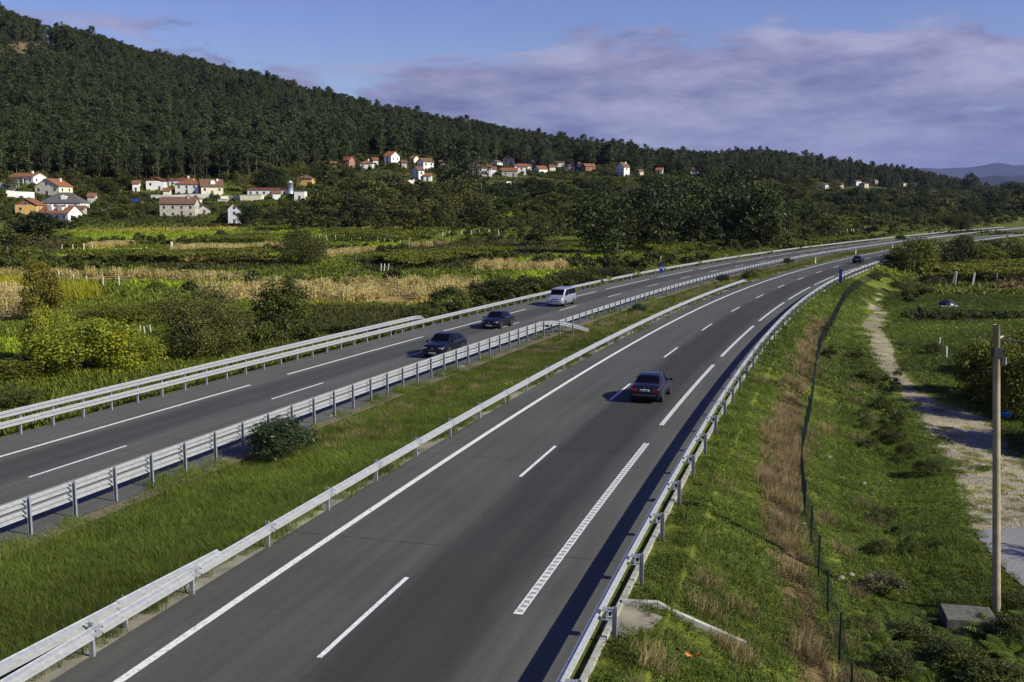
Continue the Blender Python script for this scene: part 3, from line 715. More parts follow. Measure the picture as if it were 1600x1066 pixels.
def make_car(label, cat, side, s, o, forward, kind, pmat, name):
    p, t = road_pt(side, np.array([s]), o); root = thing(name, label, cat, tuple(p[0] + np.array([0, 0, .004])), float(math.pi / 2 - t[0]) + (0 if forward else math.pi), 'vehicles driving on the highway', .93)
    if kind == 'sedan':
        L0, L1, W = -2.28, 2.24, .885
        stt = [(-2.28,.42,.80,.83,.74,.60),(-2.22,.30,.86,.93,.82,.70),(-2.0,.24,.90,1.02,.865,.72),(-1.62,.22,.93,1.06,.88,.74),(-.95,.20,.95,1.40,.885,.60),(-.55,.20,.94,1.455,.885,.60),(.1,.20,.92,1.46,.885,.60),(.38,.20,.91,1.42,.885,.60),(1.12,.20,.88,.985,.88,.70),(1.6,.21,.82,.90,.87,.70),(2.0,.24,.74,.80,.83,.66),(2.18,.30,.66,.70,.74,.58),(2.24,.38,.60,.62,.66,.50)]
        ws, rw, wh, R = (1.06, .44), (-1.56, -.99), (-1.34, 1.30), .315
        sides = [((-1.22,-.86),(-.92,-.80),.12,.92), ((-.80,.02),(-.74,.0),.10,.94), ((.08,.98),(.06,.42),.10,.94)]
    elif kind == 'suv':
        L0, L1, W = -2.32, 2.32, .925
        stt = [(-2.32,.50,.92,.96,.80,.66),(-2.24,.38,1.02,1.10,.86,.70),(-2.0,.30,1.08,1.25,.91,.68),(-1.6,.27,1.09,1.50,.925,.64),(-1.0,.25,1.08,1.62,.925,.64),(-.2,.25,1.06,1.655,.925,.65),(.30,.25,1.04,1.61,.925,.64),(1.10,.25,1.01,1.12,.92,.74),(1.6,.26,.97,1.06,.91,.74),(2.05,.30,.88,.97,.87,.70),(2.24,.36,.78,.82,.78,.62),(2.32,.44,.70,.72,.68,.52)]
        ws, rw, wh, R = (1.04, .36), (-1.94, -1.50), (-1.36, 1.34), .37
        sides = [((-1.72,-.98),(-1.44,-.96),.12,.86), ((-.92,-.02),(-.90,-.02),.08,.92), ((.04,.98),(.02,.38),.08,.92)]
    elif kind == 'van':
        L0, L1, W = -2.45, 2.45, .95
        stt = [(-2.45,.40,1.12,1.80,.88,.76),(-2.38,.32,1.14,1.92,.93,.80),(-2.0,.26,1.15,1.965,.95,.82),(0,.25,1.15,1.97,.95,.83),(.85,.25,1.14,1.94,.95,.82),(1.15,.25,1.13,1.84,.95,.80),(1.78,.25,1.10,1.24,.94,.78),(2.1,.27,1.00,1.08,.92,.76),(2.34,.32,.88,.92,.86,.70),(2.45,.42,.74,.76,.78,.60)]
        ws, rw, wh, R = (1.76, 1.16), (-2.44, -2.40), (-1.50, 1.48), .335
        sides = [((-2.28,-1.10),(-2.22,-1.10),.10,.86), ((-1.04,.32),(-1.04,.32),.10,.86), ((.40,1.56),(.40,1.12),.06,.88)]
    else:                                                              # hatchback
        L0, L1, W = -1.98, 1.96, .86
        stt = [(-1.98,.42,.86,.90,.76,.62),(-1.92,.32,.92,1.05,.82,.68),(-1.70,.24,.95,1.25,.855,.62),(-1.35,.22,.96,1.42,.86,.60),(-.6,.20,.95,1.47,.86,.60),(0,.20,.93,1.475,.86,.60),(.25,.20,.92,1.44,.86,.60),(.95,.20,.90,1.0,.86,.70),(1.5,.22,.82,.90,.84,.66),(1.84,.28,.70,.74,.74,.58),(1.96,.38,.62,.64,.66,.50)]
        ws, rw, wh, R = (.90, .30), (-1.74, -1.40), (-1.22, 1.22), .30
        sides = [((-.74,.02),(-.70,.0),.1,.94), ((.08,.84),(.06,.30),.1,.94)]
    c = Car(stt); body = c.body().build('body', pmat, root, True)
    for sd in (-1, 1):
        for x in wh: arch(root, x, sd * (np.interp(x, c.xs, c.T[3]) + .002), R); wheel(root, x, sd * (W - .085), R)
        for (a0, a1), (b0, b1), t0, t1 in sides: c.side_patch(a0, a1, b0, b1, t0, t1, sd).build('side_window', M_GLASS, root, True)
    c.top_patch(ws[0], ws[1], .94, .90).build('windscreen', M_GLASS, root, True)
    if kind != 'van': c.top_patch(rw[0], rw[1], .92, .90).build('rear_window', M_GLASS, root, True)
    else: box_part(root, 'rear_window', M_GLASS, -2.46, -2.44, -.62, .62, 1.2, 1.68)
    mirrors(root, c, ws[0] - .14 if kind != 'van' else 1.44, pmat)
    door_lines(root, c, {'sedan': (-.83, .05, 1.02), 'suv': (-.95, .01, 1.0), 'van': (-1.07, .36, 1.56)}.get(kind, (-.77, .05, .9)))
    zsc = {'suv': 1.18, 'van': 1.12}.get(kind, 1.0)
    for sd in (-1, 1):
        xr = L0 + .12; box_part(root, 'tail_light', M_LAMPR, L0 - .012, xr, sd * W * .66 - .15, sd * W * .66 + .15, .70 * zsc, .83 * zsc)
        yf = W * .66; box_part(root, 'headlight', M_LAMPW, L1 - .30, L1 - .055 if kind != 'van' else L1 - .06, sd * yf - .15, sd * yf + .15, (.56 if kind != 'van' else .70) * zsc, (.68 if kind != 'van' else .84) * zsc)
    box_part(root, 'grille', M_BLACK, L1 - .10, L1 + .006, -.40, .40, .44 * zsc, .58 * zsc)
    box_part(root, 'front_bumper', M_BLACK if kind != 'van' else pmat, L1 - .12, L1 + .02, -.62, .62, .26 * zsc, .38 * zsc)
    if kind == 'van': box_part(root, 'grille_bar', M_BLACK, L1 - .08, L1 - .01, -.36, .36, .80, .88)
    box_part(root, 'rear_bumper', pmat, L0 - .03, L0 + .12, -.78, .78, .36 * zsc, .60 * zsc)
    box_part(root, 'bumper_strip', M_CHROME if kind == 'sedan' else M_BLACK, L0 - .036, L0 - .028, -.66, .66, .475 * zsc, .505 * zsc)
    plate(root, L0 - .018, .75 * zsc, -1); plate(root, L1 + .034, .34 * zsc if kind != 'van' else .50, 1)
    mb = MB(); mb.tube([(L0 - .012, 0, .89 * zsc), (L0 + .03, 0, .89 * zsc)], .05, 12); mb.build('emblem', M_CHROME, root)
    mb = MB(); mb.tube([(L1 - .02, 0, .60 * zsc), (L1 + .012, 0, .60 * zsc)], .06, 12); mb.build('emblem', M_CHROME, root)
    return root
def g_off(side, px, py): return station_at(side, *[float(q) for q in ground0(px, py)])
o_, s_ = g_off('R', 1003, 632)
make_car('dark blue saloon car driving away in the near carriageway, red tail lights towards us', 'car', 'R', s_ + 2.3, o_ + .1, True, 'sedan', paint('midnight_blue_paint', (.008,.009,.018)), 'saloon_car')
o_, s_ = g_off('L', 678, 558)
suv = make_car('dark crossover car coming towards us beside the two-beam median guardrail', 'car', 'L', s_ + 1.3, o_ + .25, False, 'suv', paint('dark_navy_paint', (.007,.008,.016)), 'crossover_car')
o_, s_ = g_off('L', 767, 514)
make_car('black saloon car coming towards us between the crossover and the silver van', 'car', 'L', s_ + 1.6, o_ + .0, False, 'sedan', paint('black_paint', (.004,.004,.008)), 'saloon_car')
o_, s_ = g_off('L', 864, 480)
make_car('silver passenger van coming towards us in the far carriageway', 'van', 'L', s_ + 2.5, o_ + .1, False, 'van', paint('silver_blue_paint', (.42,.44,.52), .6), 'passenger_van')
o_, s_ = g_off('R', 1338, 412)
make_car('small black hatchback driving away round the distant bend', 'car', 'R', s_ + 2, o_, True, 'hatch', paint('black_hatch_paint', (.008,.008,.01)), 'hatchback_car')

# ------------------------------------------------------------------ roadside posts, pole, fence
M_WHITE = plain('white_plastic', (.75,.75,.72), .5); M_BLUE = plain('blue_plate', (.02,.06,.42), .45); M_BLUE2 = plain('navy_post', (.015,.025,.20), .45)
def at_ground(px, py): h = hit(px, py); return h
for px, py, lb in ((1274, 413, 'white delineator post in the median grass just after the rail ends'), (1337, 399, 'white delineator post in the median grass near the small black hatchback'), (1394.5, 391, 'white delineator post in the median beside the trees on the bend')):
    h = at_ground(px, py); r = thing('delineator_post', lb, 'post', h, 0, 'white delineator posts')
    mb = MB(); mb.box(-.09, .09, -.05, .05, -.2, 1.25); mb.build('post_body', M_WHITE, r)
    box_part(r, 'reflector', M_BLACK, -.092, .092, -.054, .054, .92, 1.06)
x, y = ground0(1307, 444); r = thing('marker_post', 'tall navy blue marker post behind the embankment guardrail', 'post', (float(x) + .5, float(y), -.1), -.4)
box_part(r, 'column', M_BLUE2, -.20, .20, -.14, .14, -.2, 2.0); box_part(r, 'cap', M_BLUE2, -.22, .22, -.16, .16, 2.0, 2.08); box_part(r, 'face_panel', M_BLUE, -.14, .14, -.152, -.138, 1.2, 1.8)
x, y = ground0(1033, 432); r = thing('road_sign', 'small blue road sign beside the outer guardrail of the far carriageway', 'sign', (float(x), float(y), -.2), -.35)
box_part(r, 'plate', M_BLUE, -.24, .24, -.02, .02, .7, 2.1); box_part(r, 'symbol', M_WHITE, -.1, .1, -.026, -.018, 1.3, 1.6)
for sx in (-.15, .15): box_part(r, 'leg', M_GALV2, sx - .03, sx + .03, .02, .07, -.3, 2.0)
# utility pole
M_POLE = plain('weathered_wood', (.30,.255,.17), .9, spec=.15, noise=.25, nscale=3, bump=.3)
hp = hit(1557, 955); a_, k_ = ray(1557, 507); top = Vector((a_ * hp.y, hp.y, CAM_H + k_ * hp.y)) - hp
r = thing('utility_pole', 'bare wooden utility pole with a small junction box near its top', 'pole', hp)
mb = MB(); mb.tube([top * t for t in (-.06, 0, .25, .5, .75, 1)], [.125, .122, .117, .112, .105, .098], 16); mb.build('shaft', M_POLE, r, True)
pt = lambda t: top * t
b0 = pt(.905); box_part(r, 'clamp_band', M_BLACK, b0.x - .125, b0.x + .125, b0.y - .125, b0.y + .125, b0.z - .16, b0.z + .16)
b1 = pt(.875); box_part(r, 'junction_box', M_BLACK, b1.x + .10, b1.x + .24, b1.y - .08, b1.y + .08, b1.z - .12, b1.z + .14)
box_part(r, 'box_lid', M_WHITE, b1.x + .24, b1.x + .265, b1.y - .08, b1.y + .08, b1.z - .10, b1.z + .12)
b2 = pt(.955); mb = MB(); mb.tube([(b2.x + .10, b2.y, b2.z), (b2.x + .20, b2.y, b2.z + .05)], .03, 8); mb.build('insulator', M_WHITE, r)
mb = MB(); q0 = pt(.95); pts = [(q0.x + .1 + t * 26, q0.y + t * 6, q0.z - 1.3 * math.sin(min(t * 3.1, math.pi / 2)) * (1 - t) + t * .6) for t in np.linspace(0, 1, 14)]
mb.tube(pts, .018, 5); c = mb.build('cable', M_BLACK); c.location = hp; tag(c, 'black overhead cable sagging away from the wooden utility pole', 'cable')
# concrete cover block by the pole
hs_ = hit(1512, 972); M_BLOCK = plain('mossy_concrete', (.115,.11,.095), .95, spec=.1, noise=.35, nscale=5, bump=.5)
mb = MB(); mb.box(-.72, .72, -.62, .62, -.35, .30); o = mb.build('concrete_block', M_BLOCK); o.location = hs_; o.rotation_euler = (0, 0, -.22)
bv = o.modifiers.new('bevel', 'BEVEL'); bv.width = .03; tag(o, 'low grey concrete cover block among ferns at the foot of the pole', 'concrete block')
# concrete drain running down the embankment from the gap in the curb
def drain():
    A = Vector(ground0(972, 947) + (0,)) ; B = hit(1168, 1018)
    A = Vector((float(A.x), float(A.y), -.12)); L = (B - A); n = 7; r = thing('spillway', 'concrete drain of slabs running down the embankment from the gap in the curb', 'drain', A)
    d = L.normalized(); sd_ = Vector((-d.y, d.x, 0)).normalized()
    for i in range(n):
        a = L * (i / n); b_ = L * ((i + .97) / n)
        za = float(tz(A.x + a.x, A.y + a.y)) - A.z; zb = float(tz(A.x + b_.x, A.y + b_.y)) - A.z
        for side, hgt in ((0.16, .17),):
            mb = MB(); P = []
            for q, zz in ((a, za), (b_, zb)):
                for w, h0 in ((side - .085, -.25), (side + .085, -.25), (side + .085, hgt), (side - .085, hgt)):
                    v = Vector((q.x, q.y, 0)) + sd_ * w; P.append((v.x, v.y, zz + h0))
            for f in ((0, 3, 2, 1), (4, 5, 6, 7), (0, 1, 5, 4), (1, 2, 6, 5), (2, 3, 7, 6), (3, 0, 4, 7)): mb.poly([P[k] for k in f])
            o = mb.build('slab', M_CONC2, r); 
            bv = o.modifiers.new('bevel', 'BEVEL'); bv.width = .015
    mb = MB()                                                   # apron between curb and drain
    Q = [ground0(px, py, -.08) for px, py in ((970, 942), (1036, 968), (1012, 990), (975, 1000), (940, 985))]; mb.poly([(float(x) - A.x, float(y) - A.y, .10) for x, y in Q]); mb.build('apron', M_GUT, r)
drain()
# green mesh fence
M_FENCE = plain('green_fence_steel', (.008,.022,.019), .5, .2)
def fence():
    tops = [(1340,1075),(1318,968),(1283,848),(1251,742),(1250,690),(1257,655),(1269,610),(1276,570),(1274,532),(1286,512),(1298,497),(1310,472),(1319,452),(1331,442),(1345,432),(1360,426),(1374,420)]
    pts = []
    for px, py in tops:                                       # the fence line follows the slope; posts are 1.35 m tall
        a, k = ray(px, py); j, w = col_at(a); c = GZ[:, j] * (1 - w) + GZ[:, j + 1] * w + 1.3; rr = CAM_H + k * DD
        i = max(int(np.where((c >= rr) & (DD > 14))[0][0]), 1); t = (rr[i - 1] - c[i - 1]) / ((rr[i - 1] - c[i - 1]) - (rr[i] - c[i])); D = DD[i - 1] + t * (DD[i] - DD[i - 1]); pts.append((a * D, D))
    P = np.array(pts); P = P[np.argsort(P[:, 1])]; first = P[0] + (P[0] - P[1]) / np.linalg.norm(P[0] - P[1]) * 5; P = np.vstack([first, P])
    P[1:-1] = (P[:-2] + 2 * P[1:-1] + P[2:]) / 4
    L = np.concatenate([[0], np.cumsum(np.linalg.norm(np.diff(P, axis=0), axis=1))]); S = np.arange(0, L[-1], 3.0)
    X = np.interp(S, L, P[:, 0]); Y = np.interp(S, L, P[:, 1]); Z = tz(X, Y); o0 = Vector((X[0], Y[0], Z[0]))
    r = thing('mesh_fence', 'dark green wire mesh fence running along the slope below the guardrail', 'fence', o0)
    pm = MB(); pm.tube([(0, 0, -.3), (0, 0, 1.40)], .032, 8); pm.tube([(0, 0, 1.40), (0, 0, 1.43)], .04, 8); pm = pm.mesh('post', M_FENCE)
    w = MB(); H = 1.28
    for z in np.arange(.06, H + .01, .2033): w.box(0, 1, -.002, .002, z - .002, z + .002)
    for x in np.arange(0.0, 1.0, 1 / 30): w.box(x, x + .0013, -.002, .002, .05, H)
    wire = w.mesh('wire_mesh', M_FENCE)
    for i in range(len(S)):
        put('post', pm, r, (X[i] - o0.x, Y[i] - o0.y, Z[i] - o0.z), (rng.normal(0, .02), rng.normal(0, .02), 0))
        if i + 1 < len(S):
            d = Vector((X[i + 1] - X[i], Y[i + 1] - Y[i], Z[i + 1] - Z[i])); o = put('wire_mesh', wire, r)
            M = Matrix(((d.x, -d.y / 3, 0, X[i] - o0.x), (d.y, d.x / 3, 0, Y[i] - o0.y), (d.z, 0, 1, Z[i] - o0.z), (0, 0, 0, 1)))
            e = Matrix.Rotation(math.atan2(d.y, d.x), 4, 'Z') @ Matrix.Rotation(-math.atan2(d.z, math.hypot(d.x, d.y)), 4, 'Y')
            o.rotation_euler = e.to_euler(); o.scale = (d.length, 1, 1); o.location = M.translation; o['kind'] = 'stuff'
fence()
# tarpaulin mound in the field
def tarp():
    h = hit(1479, 479); w = 28 / FPX * h.y * 1.05; M = plain('dark_tarpaulin', (.012,.013,.024), .35, spec=.6, noise=.3, nscale=3, bump=.6)
    r = thing('covered_heap', 'low heap covered with dark shiny sheeting standing alone in the meadow', 'covered heap', h)
    mb = MB(); n, m = 28, 9; q = np.random.default_rng(5)
    for j in range(m):
        t = j / (m - 1)
        for i in range(n):
            a = 6.28319 * i / n; fold = 1 + .05 * math.sin(a * 9 + 1) * (1 - t) + q.normal(0, .012); rr = (1 - t ** 2.2) ** .5 if t < 1 else 0
            mb.v.append((math.cos(a) * w / 2 * rr * fold, math.sin(a) * w * .42 * rr * fold, -.1 + (w * .40) * t * (1 + .05 * math.sin(a * 3))))
    for j in range(m - 1):
        for i in range(n): mb.f.append((j * n + i, j * n + (i + 1) % n, (j + 1) * n + (i + 1) % n, (j + 1) * n + i)); mb.m.append(0)
    mb.build('sheeting', M, r, True)
    for k in range(6):
        a = -2.4 + k * .42; s = MB(); s.box(-.16, .16, -.12, .12, -.05, .16); o = s.build('weight_stone', plain('pale_stone', (.4, .4, .42), .8) if k == 0 else MATS['pale_stone'], r); o.location = (math.cos(a) * w * .5, math.sin(a) * w * .44, 0); o.rotation_euler = (.1, .2, a)
tarp()
# litter and small things
M_BAG = plain('blue_plastic_bag', (.03, .16, .55), .4); h = hit(1572, 654)
mb = MB(); q = np.random.default_rng(3)
for a in range(10):
    for b_ in range(6):
        t = math.pi * b_ / 5; rr = .28 * (1 + q.normal(0, .12)); mb.v.append((math.cos(a * .628) * math.sin(t) * rr * 1.3, math.sin(a * .628) * math.sin(t) * rr, .2 + math.cos(t) * rr))
for a in range(10):
    for b_ in range(5): mb.f.append((a * 6 + b_, a * 6 + b_ + 1, (a + 1) % 10 * 6 + b_ + 1, (a + 1) % 10 * 6 + b_)); mb.m.append(0)
o = mb.build('plastic_bag', M_BAG); o.location = h; tag(o, 'blue plastic bag lying in the shade beside the dirt track', 'bag')
M_STONE = plain('pale_rubble', (.24, .225, .19), .9, noise=.2, nscale=4)
for k, (px, py) in enumerate([(1262,706),(1313,632),(1344,628),(1281,756),(1261,705),(1258,772),(1378,676),(1390,754),(1363,773),(1360,902),(1315,905),(1318,680),(1255,820),(1330,900),(1350,757),(1295,716)]):
    h = hit(px, py); q = np.random.default_rng(k); mb = MB(); s = .06 + .06 * q.random(); n = 7
    for j, (zz, rr) in enumerate(((-.6, .7), (0, 1), (.6, .75), (.95, .25))):
        for a in range(n): mb.v.append((math.cos(a * 6.283 / n) * rr * s * 1.3 * q.uniform(.8, 1.15), math.sin(a * 6.283 / n) * rr * s * q.uniform(.8, 1.15), zz * s * .7))
    for j in range(3):
        for a in range(n): mb.f.append((j * n + a, j * n + (a + 1) % n, (j + 1) * n + (a + 1) % n, (j + 1) * n + a)); mb.m.append(0)
    mb.f.append(tuple(range(3 * n, 4 * n))); mb.m.append(0)
    o = mb.build('rubble_stone', M_STONE); o.location = h + Vector((0, 0, .04)); o.rotation_euler = (0, 0, k); tag(o, 'small pale stone lying in the grass between fence and track', 'stone', 'loose stones below the fence')
# ------------------------------------------------------------------ houses on the hillside
def roof_material(name, col):
    m, n, l, b = nodes_of(name); tc = n.new('ShaderNodeTexCoord')
    wv = n.new('ShaderNodeTexWave'); wv.inputs['Scale'].default_value = 4.0; wv.inputs['Distortion'].default_value = .6; l.new(tc.outputs['Object'], wv.inputs[0])
    no = n.new('ShaderNodeTexNoise'); no.inputs['Scale'].default_value = 1.2; no.inputs['Detail'].default_value = 7; l.new(tc.outputs['Object'], no.inputs[0])
    mx = n.new('ShaderNodeMix'); mx.data_type = 'RGBA'; mx.inputs['A'].default_value = (*[c * .6 for c in col], 1); mx.inputs['B'].default_value = (*[min(1, c * 1.3) for c in col], 1)
    l.new(no.outputs['Fac'], mx.inputs['Factor']); l.new(mx.outputs['Result'], b.inputs['Base Color'])
    bu = n.new('ShaderNodeBump'); bu.inputs['Strength'].default_value = .7; bu.inputs['Distance'].default_value = .08; l.new(wv.outputs['Fac'], bu.inputs['Height']); l.new(bu.outputs[0], b.inputs['Normal'])
    setp(b, Roughness=.85); b.inputs['Specular IOR Level'].default_value = .2; return m
RF = {'o': roof_material('orange_tiles', (.30,.125,.06)), 't': roof_material('terracotta_tiles', (.28,.125,.07)), 'b': roof_material('brown_tiles', (.20,.115,.075)), 'g': roof_material('grey_slates', (.13,.125,.125)), 'r': roof_material('dark_red_tiles', (.24,.075,.055))}
WL = {'w': plain('white_render', (.74,.72,.68), .85, spec=.2, noise=.08, nscale=.6), 'c': plain('cream_render', (.66,.60,.46), .85, spec=.2, noise=.1, nscale=.6), 's': plain('stone_wall', (.44,.41,.34), .95, spec=.1, noise=.3, nscale=1.6, bump=.6),
      'y': plain('ochre_render', (.58,.38,.13), .85, spec=.2, noise=.1, nscale=.6), 'p': plain('red_render', (.34,.16,.13), .85, spec=.2, noise=.1), 'u': plain('shade_tinted_render', (.47,.49,.53), .85, spec=.2, noise=.08, nscale=.6), 'k': plain('grey_block', (.40,.39,.37), .95, spec=.1, noise=.2, nscale=1.2)}  # 'u': blue grey shade of a gable put into the wall colour
M_WIN = plain('window_glass', (.02,.024,.03), .12, spec=.6); M_FRAME = plain('window_frame', (.6,.6,.58), .6); M_DOOR = plain('door_wood', (.10,.055,.03), .7); M_CAP = plain('chimney_cap', (.30,.13,.08), .9)
def window_mesh(w, h):
    mb = MB(); mb.box(-w / 2, w / 2, -.02, .03, -h / 2, h / 2, 0); t = .07
    for x0, x1, z0, z1 in ((-w / 2 - t, w / 2 + t, h / 2, h / 2 + t), (-w / 2 - t, w / 2 + t, -h / 2 - t, -h / 2), (-w / 2 - t, -w / 2, -h / 2, h / 2), (w / 2, w / 2 + t, -h / 2, h / 2), (-.03, .03, -h / 2, h / 2)): mb.box(x0, x1, -.02, .06, z0, z1, 1)
    return mb.mesh('window', [M_WIN, M_FRAME])
WIN = window_mesh(1.0, 1.25); WINW = window_mesh(1.8, 1.3)
HBOX = []
def house(label, px, base, wpx, depth, wall_h, pitch, roof, wall, rz=0.0, gable_front=False, hip=False, chim=1, dormer=0, win=True, door=True, cat='house', D=None, name='house', porch=False, gable_clad=None, sink=2.5):
    """px, base: where it stands in the photograph; wpx: apparent width; depth, heights in metres; rz: turn, anticlockwise seen from above"""
    h = hit(px, base); w = wpx / FPX * h.y
    HBOX.append((px, base, wpx / 2, (wall_h + 2.0) * FPX / h.y, h.y))
    c_, s_2 = abs(math.cos(rz)), abs(math.sin(rz)); w = max(3.0, (w - depth * s_2) / max(c_, .35)) if rz else w
    r = thing(name, label, cat, h + Vector((0, depth / 2, 0)), rz, 'houses on the hillside'); W2, D2 = w / 2, depth / 2; ov = .45
    ridge_y = gable_front                                      # ridge along y when the gable faces us
    span = w if ridge_y else depth; rh = math.tan(pitch) * span / 2
    mb = MB(); mb.box(-W2, W2, -D2, D2, -sink, wall_h)
    if not hip and pitch > 0:
        if ridge_y:
            for y, sg in ((-D2, 1), (D2, -1)):
                P = [(-W2, y, wall_h), (W2, y, wall_h), (0, y, wall_h + rh - .06)]; mb.poly(P if sg > 0 else P[::-1], 1 if gable_clad else 0)
        else:
            for x, sg in ((-W2, -1), (W2, 1)):
                P = [(x, -D2, wall_h), (x, D2, wall_h), (x, 0, wall_h + rh - .06)]; mb.poly(P if sg > 0 else P[::-1], 1 if gable_clad else 0)
    mb.build('wall', [WL[wall]] + ([RF[gable_clad]] if gable_clad else []), r)
    rb = MB(); th = .16
    def slab(P):
        T = [(x, y, z + th) for x, y, z in P]; n = len(P); rb.poly(P[::-1]); rb.poly(T)
        for i in range(n): rb.quad(P[i], P[(i + 1) % n], T[(i + 1) % n], T[i])
    e = ov * math.tan(pitch) if pitch else 0
    if pitch == 0: slab([(-W2 - .2, -D2 - .2, wall_h), (W2 + .2, -D2 - .2, wall_h), (W2 + .2, D2 + .2, wall_h), (-W2 - .2, D2 + .2, wall_h)])
    elif hip:
        k = min(W2, D2); a = W2 - k; b2 = D2 - k; rr = math.tan(pitch) * k; X, Y, z0 = W2 + ov, D2 + ov, wall_h - e
        R0, R1 = ((-a, -b2, wall_h + rr), (a, b2, wall_h + rr))
        if a >= b2:
            slab([(-X, -Y, z0), (X, -Y, z0), R1, R0]); slab([(X, Y, z0), (-X, Y, z0), R0, R1]); slab([(X, -Y, z0), (X, Y, z0), R1]); slab([(-X, Y, z0), (-X, -Y, z0), R0])
        else:
            slab([(X, -Y, z0), (X, Y, z0), R1, R0]); slab([(-X, Y, z0), (-X, -Y, z0), R0, R1]); slab([(-X, -Y, z0), (X, -Y, z0), R0]); slab([(X, Y, z0), (-X, Y, z0), R1])
    elif ridge_y:
        Y = D2 + ov
        slab([(-W2 - ov, -Y, wall_h - e), (0, -Y, wall_h + rh), (0, Y, wall_h + rh), (-W2 - ov, Y, wall_h - e)][::-1]); slab([(W2 + ov, -Y, wall_h - e), (W2 + ov, Y, wall_h - e), (0, Y, wall_h + rh), (0, -Y, wall_h + rh)])
    else:
        X = W2 + ov
        slab([(-X, -D2 - ov, wall_h - e), (X, -D2 - ov, wall_h - e), (X, 0, wall_h + rh), (-X, 0, wall_h + rh)]); slab([(X, D2 + ov, wall_h - e), (-X, D2 + ov, wall_h - e), (-X, 0, wall_h + rh), (X, 0, wall_h + rh)])
    ro = rb.build('roof', RF[roof] if pitch else WL['k'], r)
    for k in range(chim):
        cx = W2 * (.55 - 1.0 * k) * (.5 if hip else 1); cy = -D2 * .25; cz = wall_h + (rh if not hip else math.tan(pitch) * min(W2, D2)) * .62
        if ridge_y: cx = W2 * (.35 - .7 * k); cy = D2 * .4
        mb = MB(); mb.box(cx - .38, cx + .38, cy - .38, cy + .38, cz - .6, cz + 1.5); ch = mb.build('chimney', WL['w'] if wall != 's' else WL['s'], ro)
        mb = MB(); mb.box(cx - .48, cx + .48, cy - .48, cy + .48, cz + 1.5, cz + 1.65); mb.build('chimney_cap', M_CAP, ch) if False else None
    for k in range(dormer):
        cx = W2 * (-.35 + .7 * k) if dormer > 1 else W2 * .1; z = wall_h + rh * .30; y0 = -D2 * .74; q = 1.1
        if ridge_y: continue
        mb = MB(); mb.box(cx - q, cx + q, y0, y0 + D2 * .55, z, z + 1.35); mb.poly([(cx - q, y0, z + 1.35), (cx + q, y0, z + 1.35), (cx, y0, z + 2.0)]); d = mb.build('dormer', WL['w'], ro)
    if win:
        nst = 2 if wall_h > 4.6 else 1
        for st_ in range(nst):
            z = wall_h - 1.55 - st_ * 2.8; n = max(1, int(w / 3.2))
            for i in range(n):
                x = -W2 + w * (i + .5) / n
                if door and st_ == nst - 1 and i == n // 2: continue
                put('window', WIN, r, (x, -D2 - .03, z), (0, 0, 0))
            m_ = max(1, int(depth / 3.5))
            for sx in (-1, 1):
                for i in range(m_): put('window', WIN, r, (sx * (W2 + .03), -D2 + depth * (i + .5) / m_, z), (0, 0, sx * math.pi / 2))
        if ridge_y and rh > 2.0: put('window', WIN, r, (0, -D2 - .03, wall_h + rh * .28))
    if door:
        mb = MB(); mb.box(-.5, .5, -D2 - .05, -D2 + .02, 0, 2.1); d = mb.build('door', M_DOOR, r); d.location.x = -W2 + w * ((max(1, int(w / 3.2)) // 2) + .5) / max(1, int(w / 3.2))
    if porch:
        mb = MB(); mb.box(-W2 * .9, W2 * .5, -D2 - 2.2, -D2, 2.4, 2.58); pr = mb.build('porch_roof', RF[roof], r)
        for i in range(4):
            x = -W2 * .85 + i * W2 * .42; mb = MB(); mb.box(x - .12, x + .12, -D2 - 2.1, -D2 - 1.86, -sink, 2.4); mb.build('porch_pillar', WL['w'], r)
    return r
P3 = .42
H = house
H('long white villa with terracotta roof and chimney, highest at the edge of the eucalyptus wood', 37, 287, 50, 9, 3.2, .36, 't', 'w', -.25, chim=1, porch=True)
H('cream house with an orange roof, broad gable and three small dormers above the grey barn', 77, 306, 48, 10, 4.2, .50, 'o', 'c', -.2, gable_front=True, chim=2)
H('big barn under a dark grey slate roof in the middle of the hillside cluster', 94, 329, 62, 11, 3.4, .62, 'g', 'w', .05, hip=True, chim=0, dormer=1, door=False)
H('ochre house with brown clad gable standing beside the grey barn', 39, 338, 36, 10, 4.4, .52, 't', 'y', .1, gable_front=True, chim=0, gable_clad='t')
H('low house with terracotta roof, two dormers and two chimneys just below the grey barn', 88, 345, 62, 8, 3.0, .60, 't', 'w', -.3, chim=2, dormer=2)
H('red and white chalet with a dark roof beside the tall eucalyptus trunks', 241, 298, 29, 8, 4.6, .40, 'r', 'w', .1, gable_front=True, chim=0, gable_clad='r')
H('long low house with a red roof behind the orange hipped roof', 282, 291, 36, 8, 3.0, .25, 'r', 'w', 0, chim=1)
H('white two storey house with an orange hipped roof in the middle of the row', 292, 303, 36, 10, 4.8, .42, 'o', 'w', 0, hip=True, chim=0)
H('large cream house with a brown roof and white dormer behind the long retaining wall', 326, 305, 42, 10, 4.2, .60, 'b', 'c', .35, chim=1, dormer=1)
H('old stone farmhouse with a brown tiled roof and four small windows', 276, 338, 56, 9, 5.2, .52, 'b', 's', .08, chim=1, sink=4)
H('small grey roofed shed next to the stone farmhouse', 316, 336, 24, 6, 2.4, .62, 'g', 'k', .3, gable_front=True, chim=0, win=False, cat='shed', name='shed')
H('house tinted blue grey for shade, with an orange roof half hidden by a dark tree', 362, 351, 27, 9, 6.0, .75, 'o', 'u', .25, gable_front=True, chim=0, sink=4)
H('flat white outbuilding with blank walls beyond the retaining wall', 392, 316, 33, 6, 3.4, 0, 'g', 'c', 0, chim=0, win=False, door=False, cat='outbuilding', name='outbuilding')
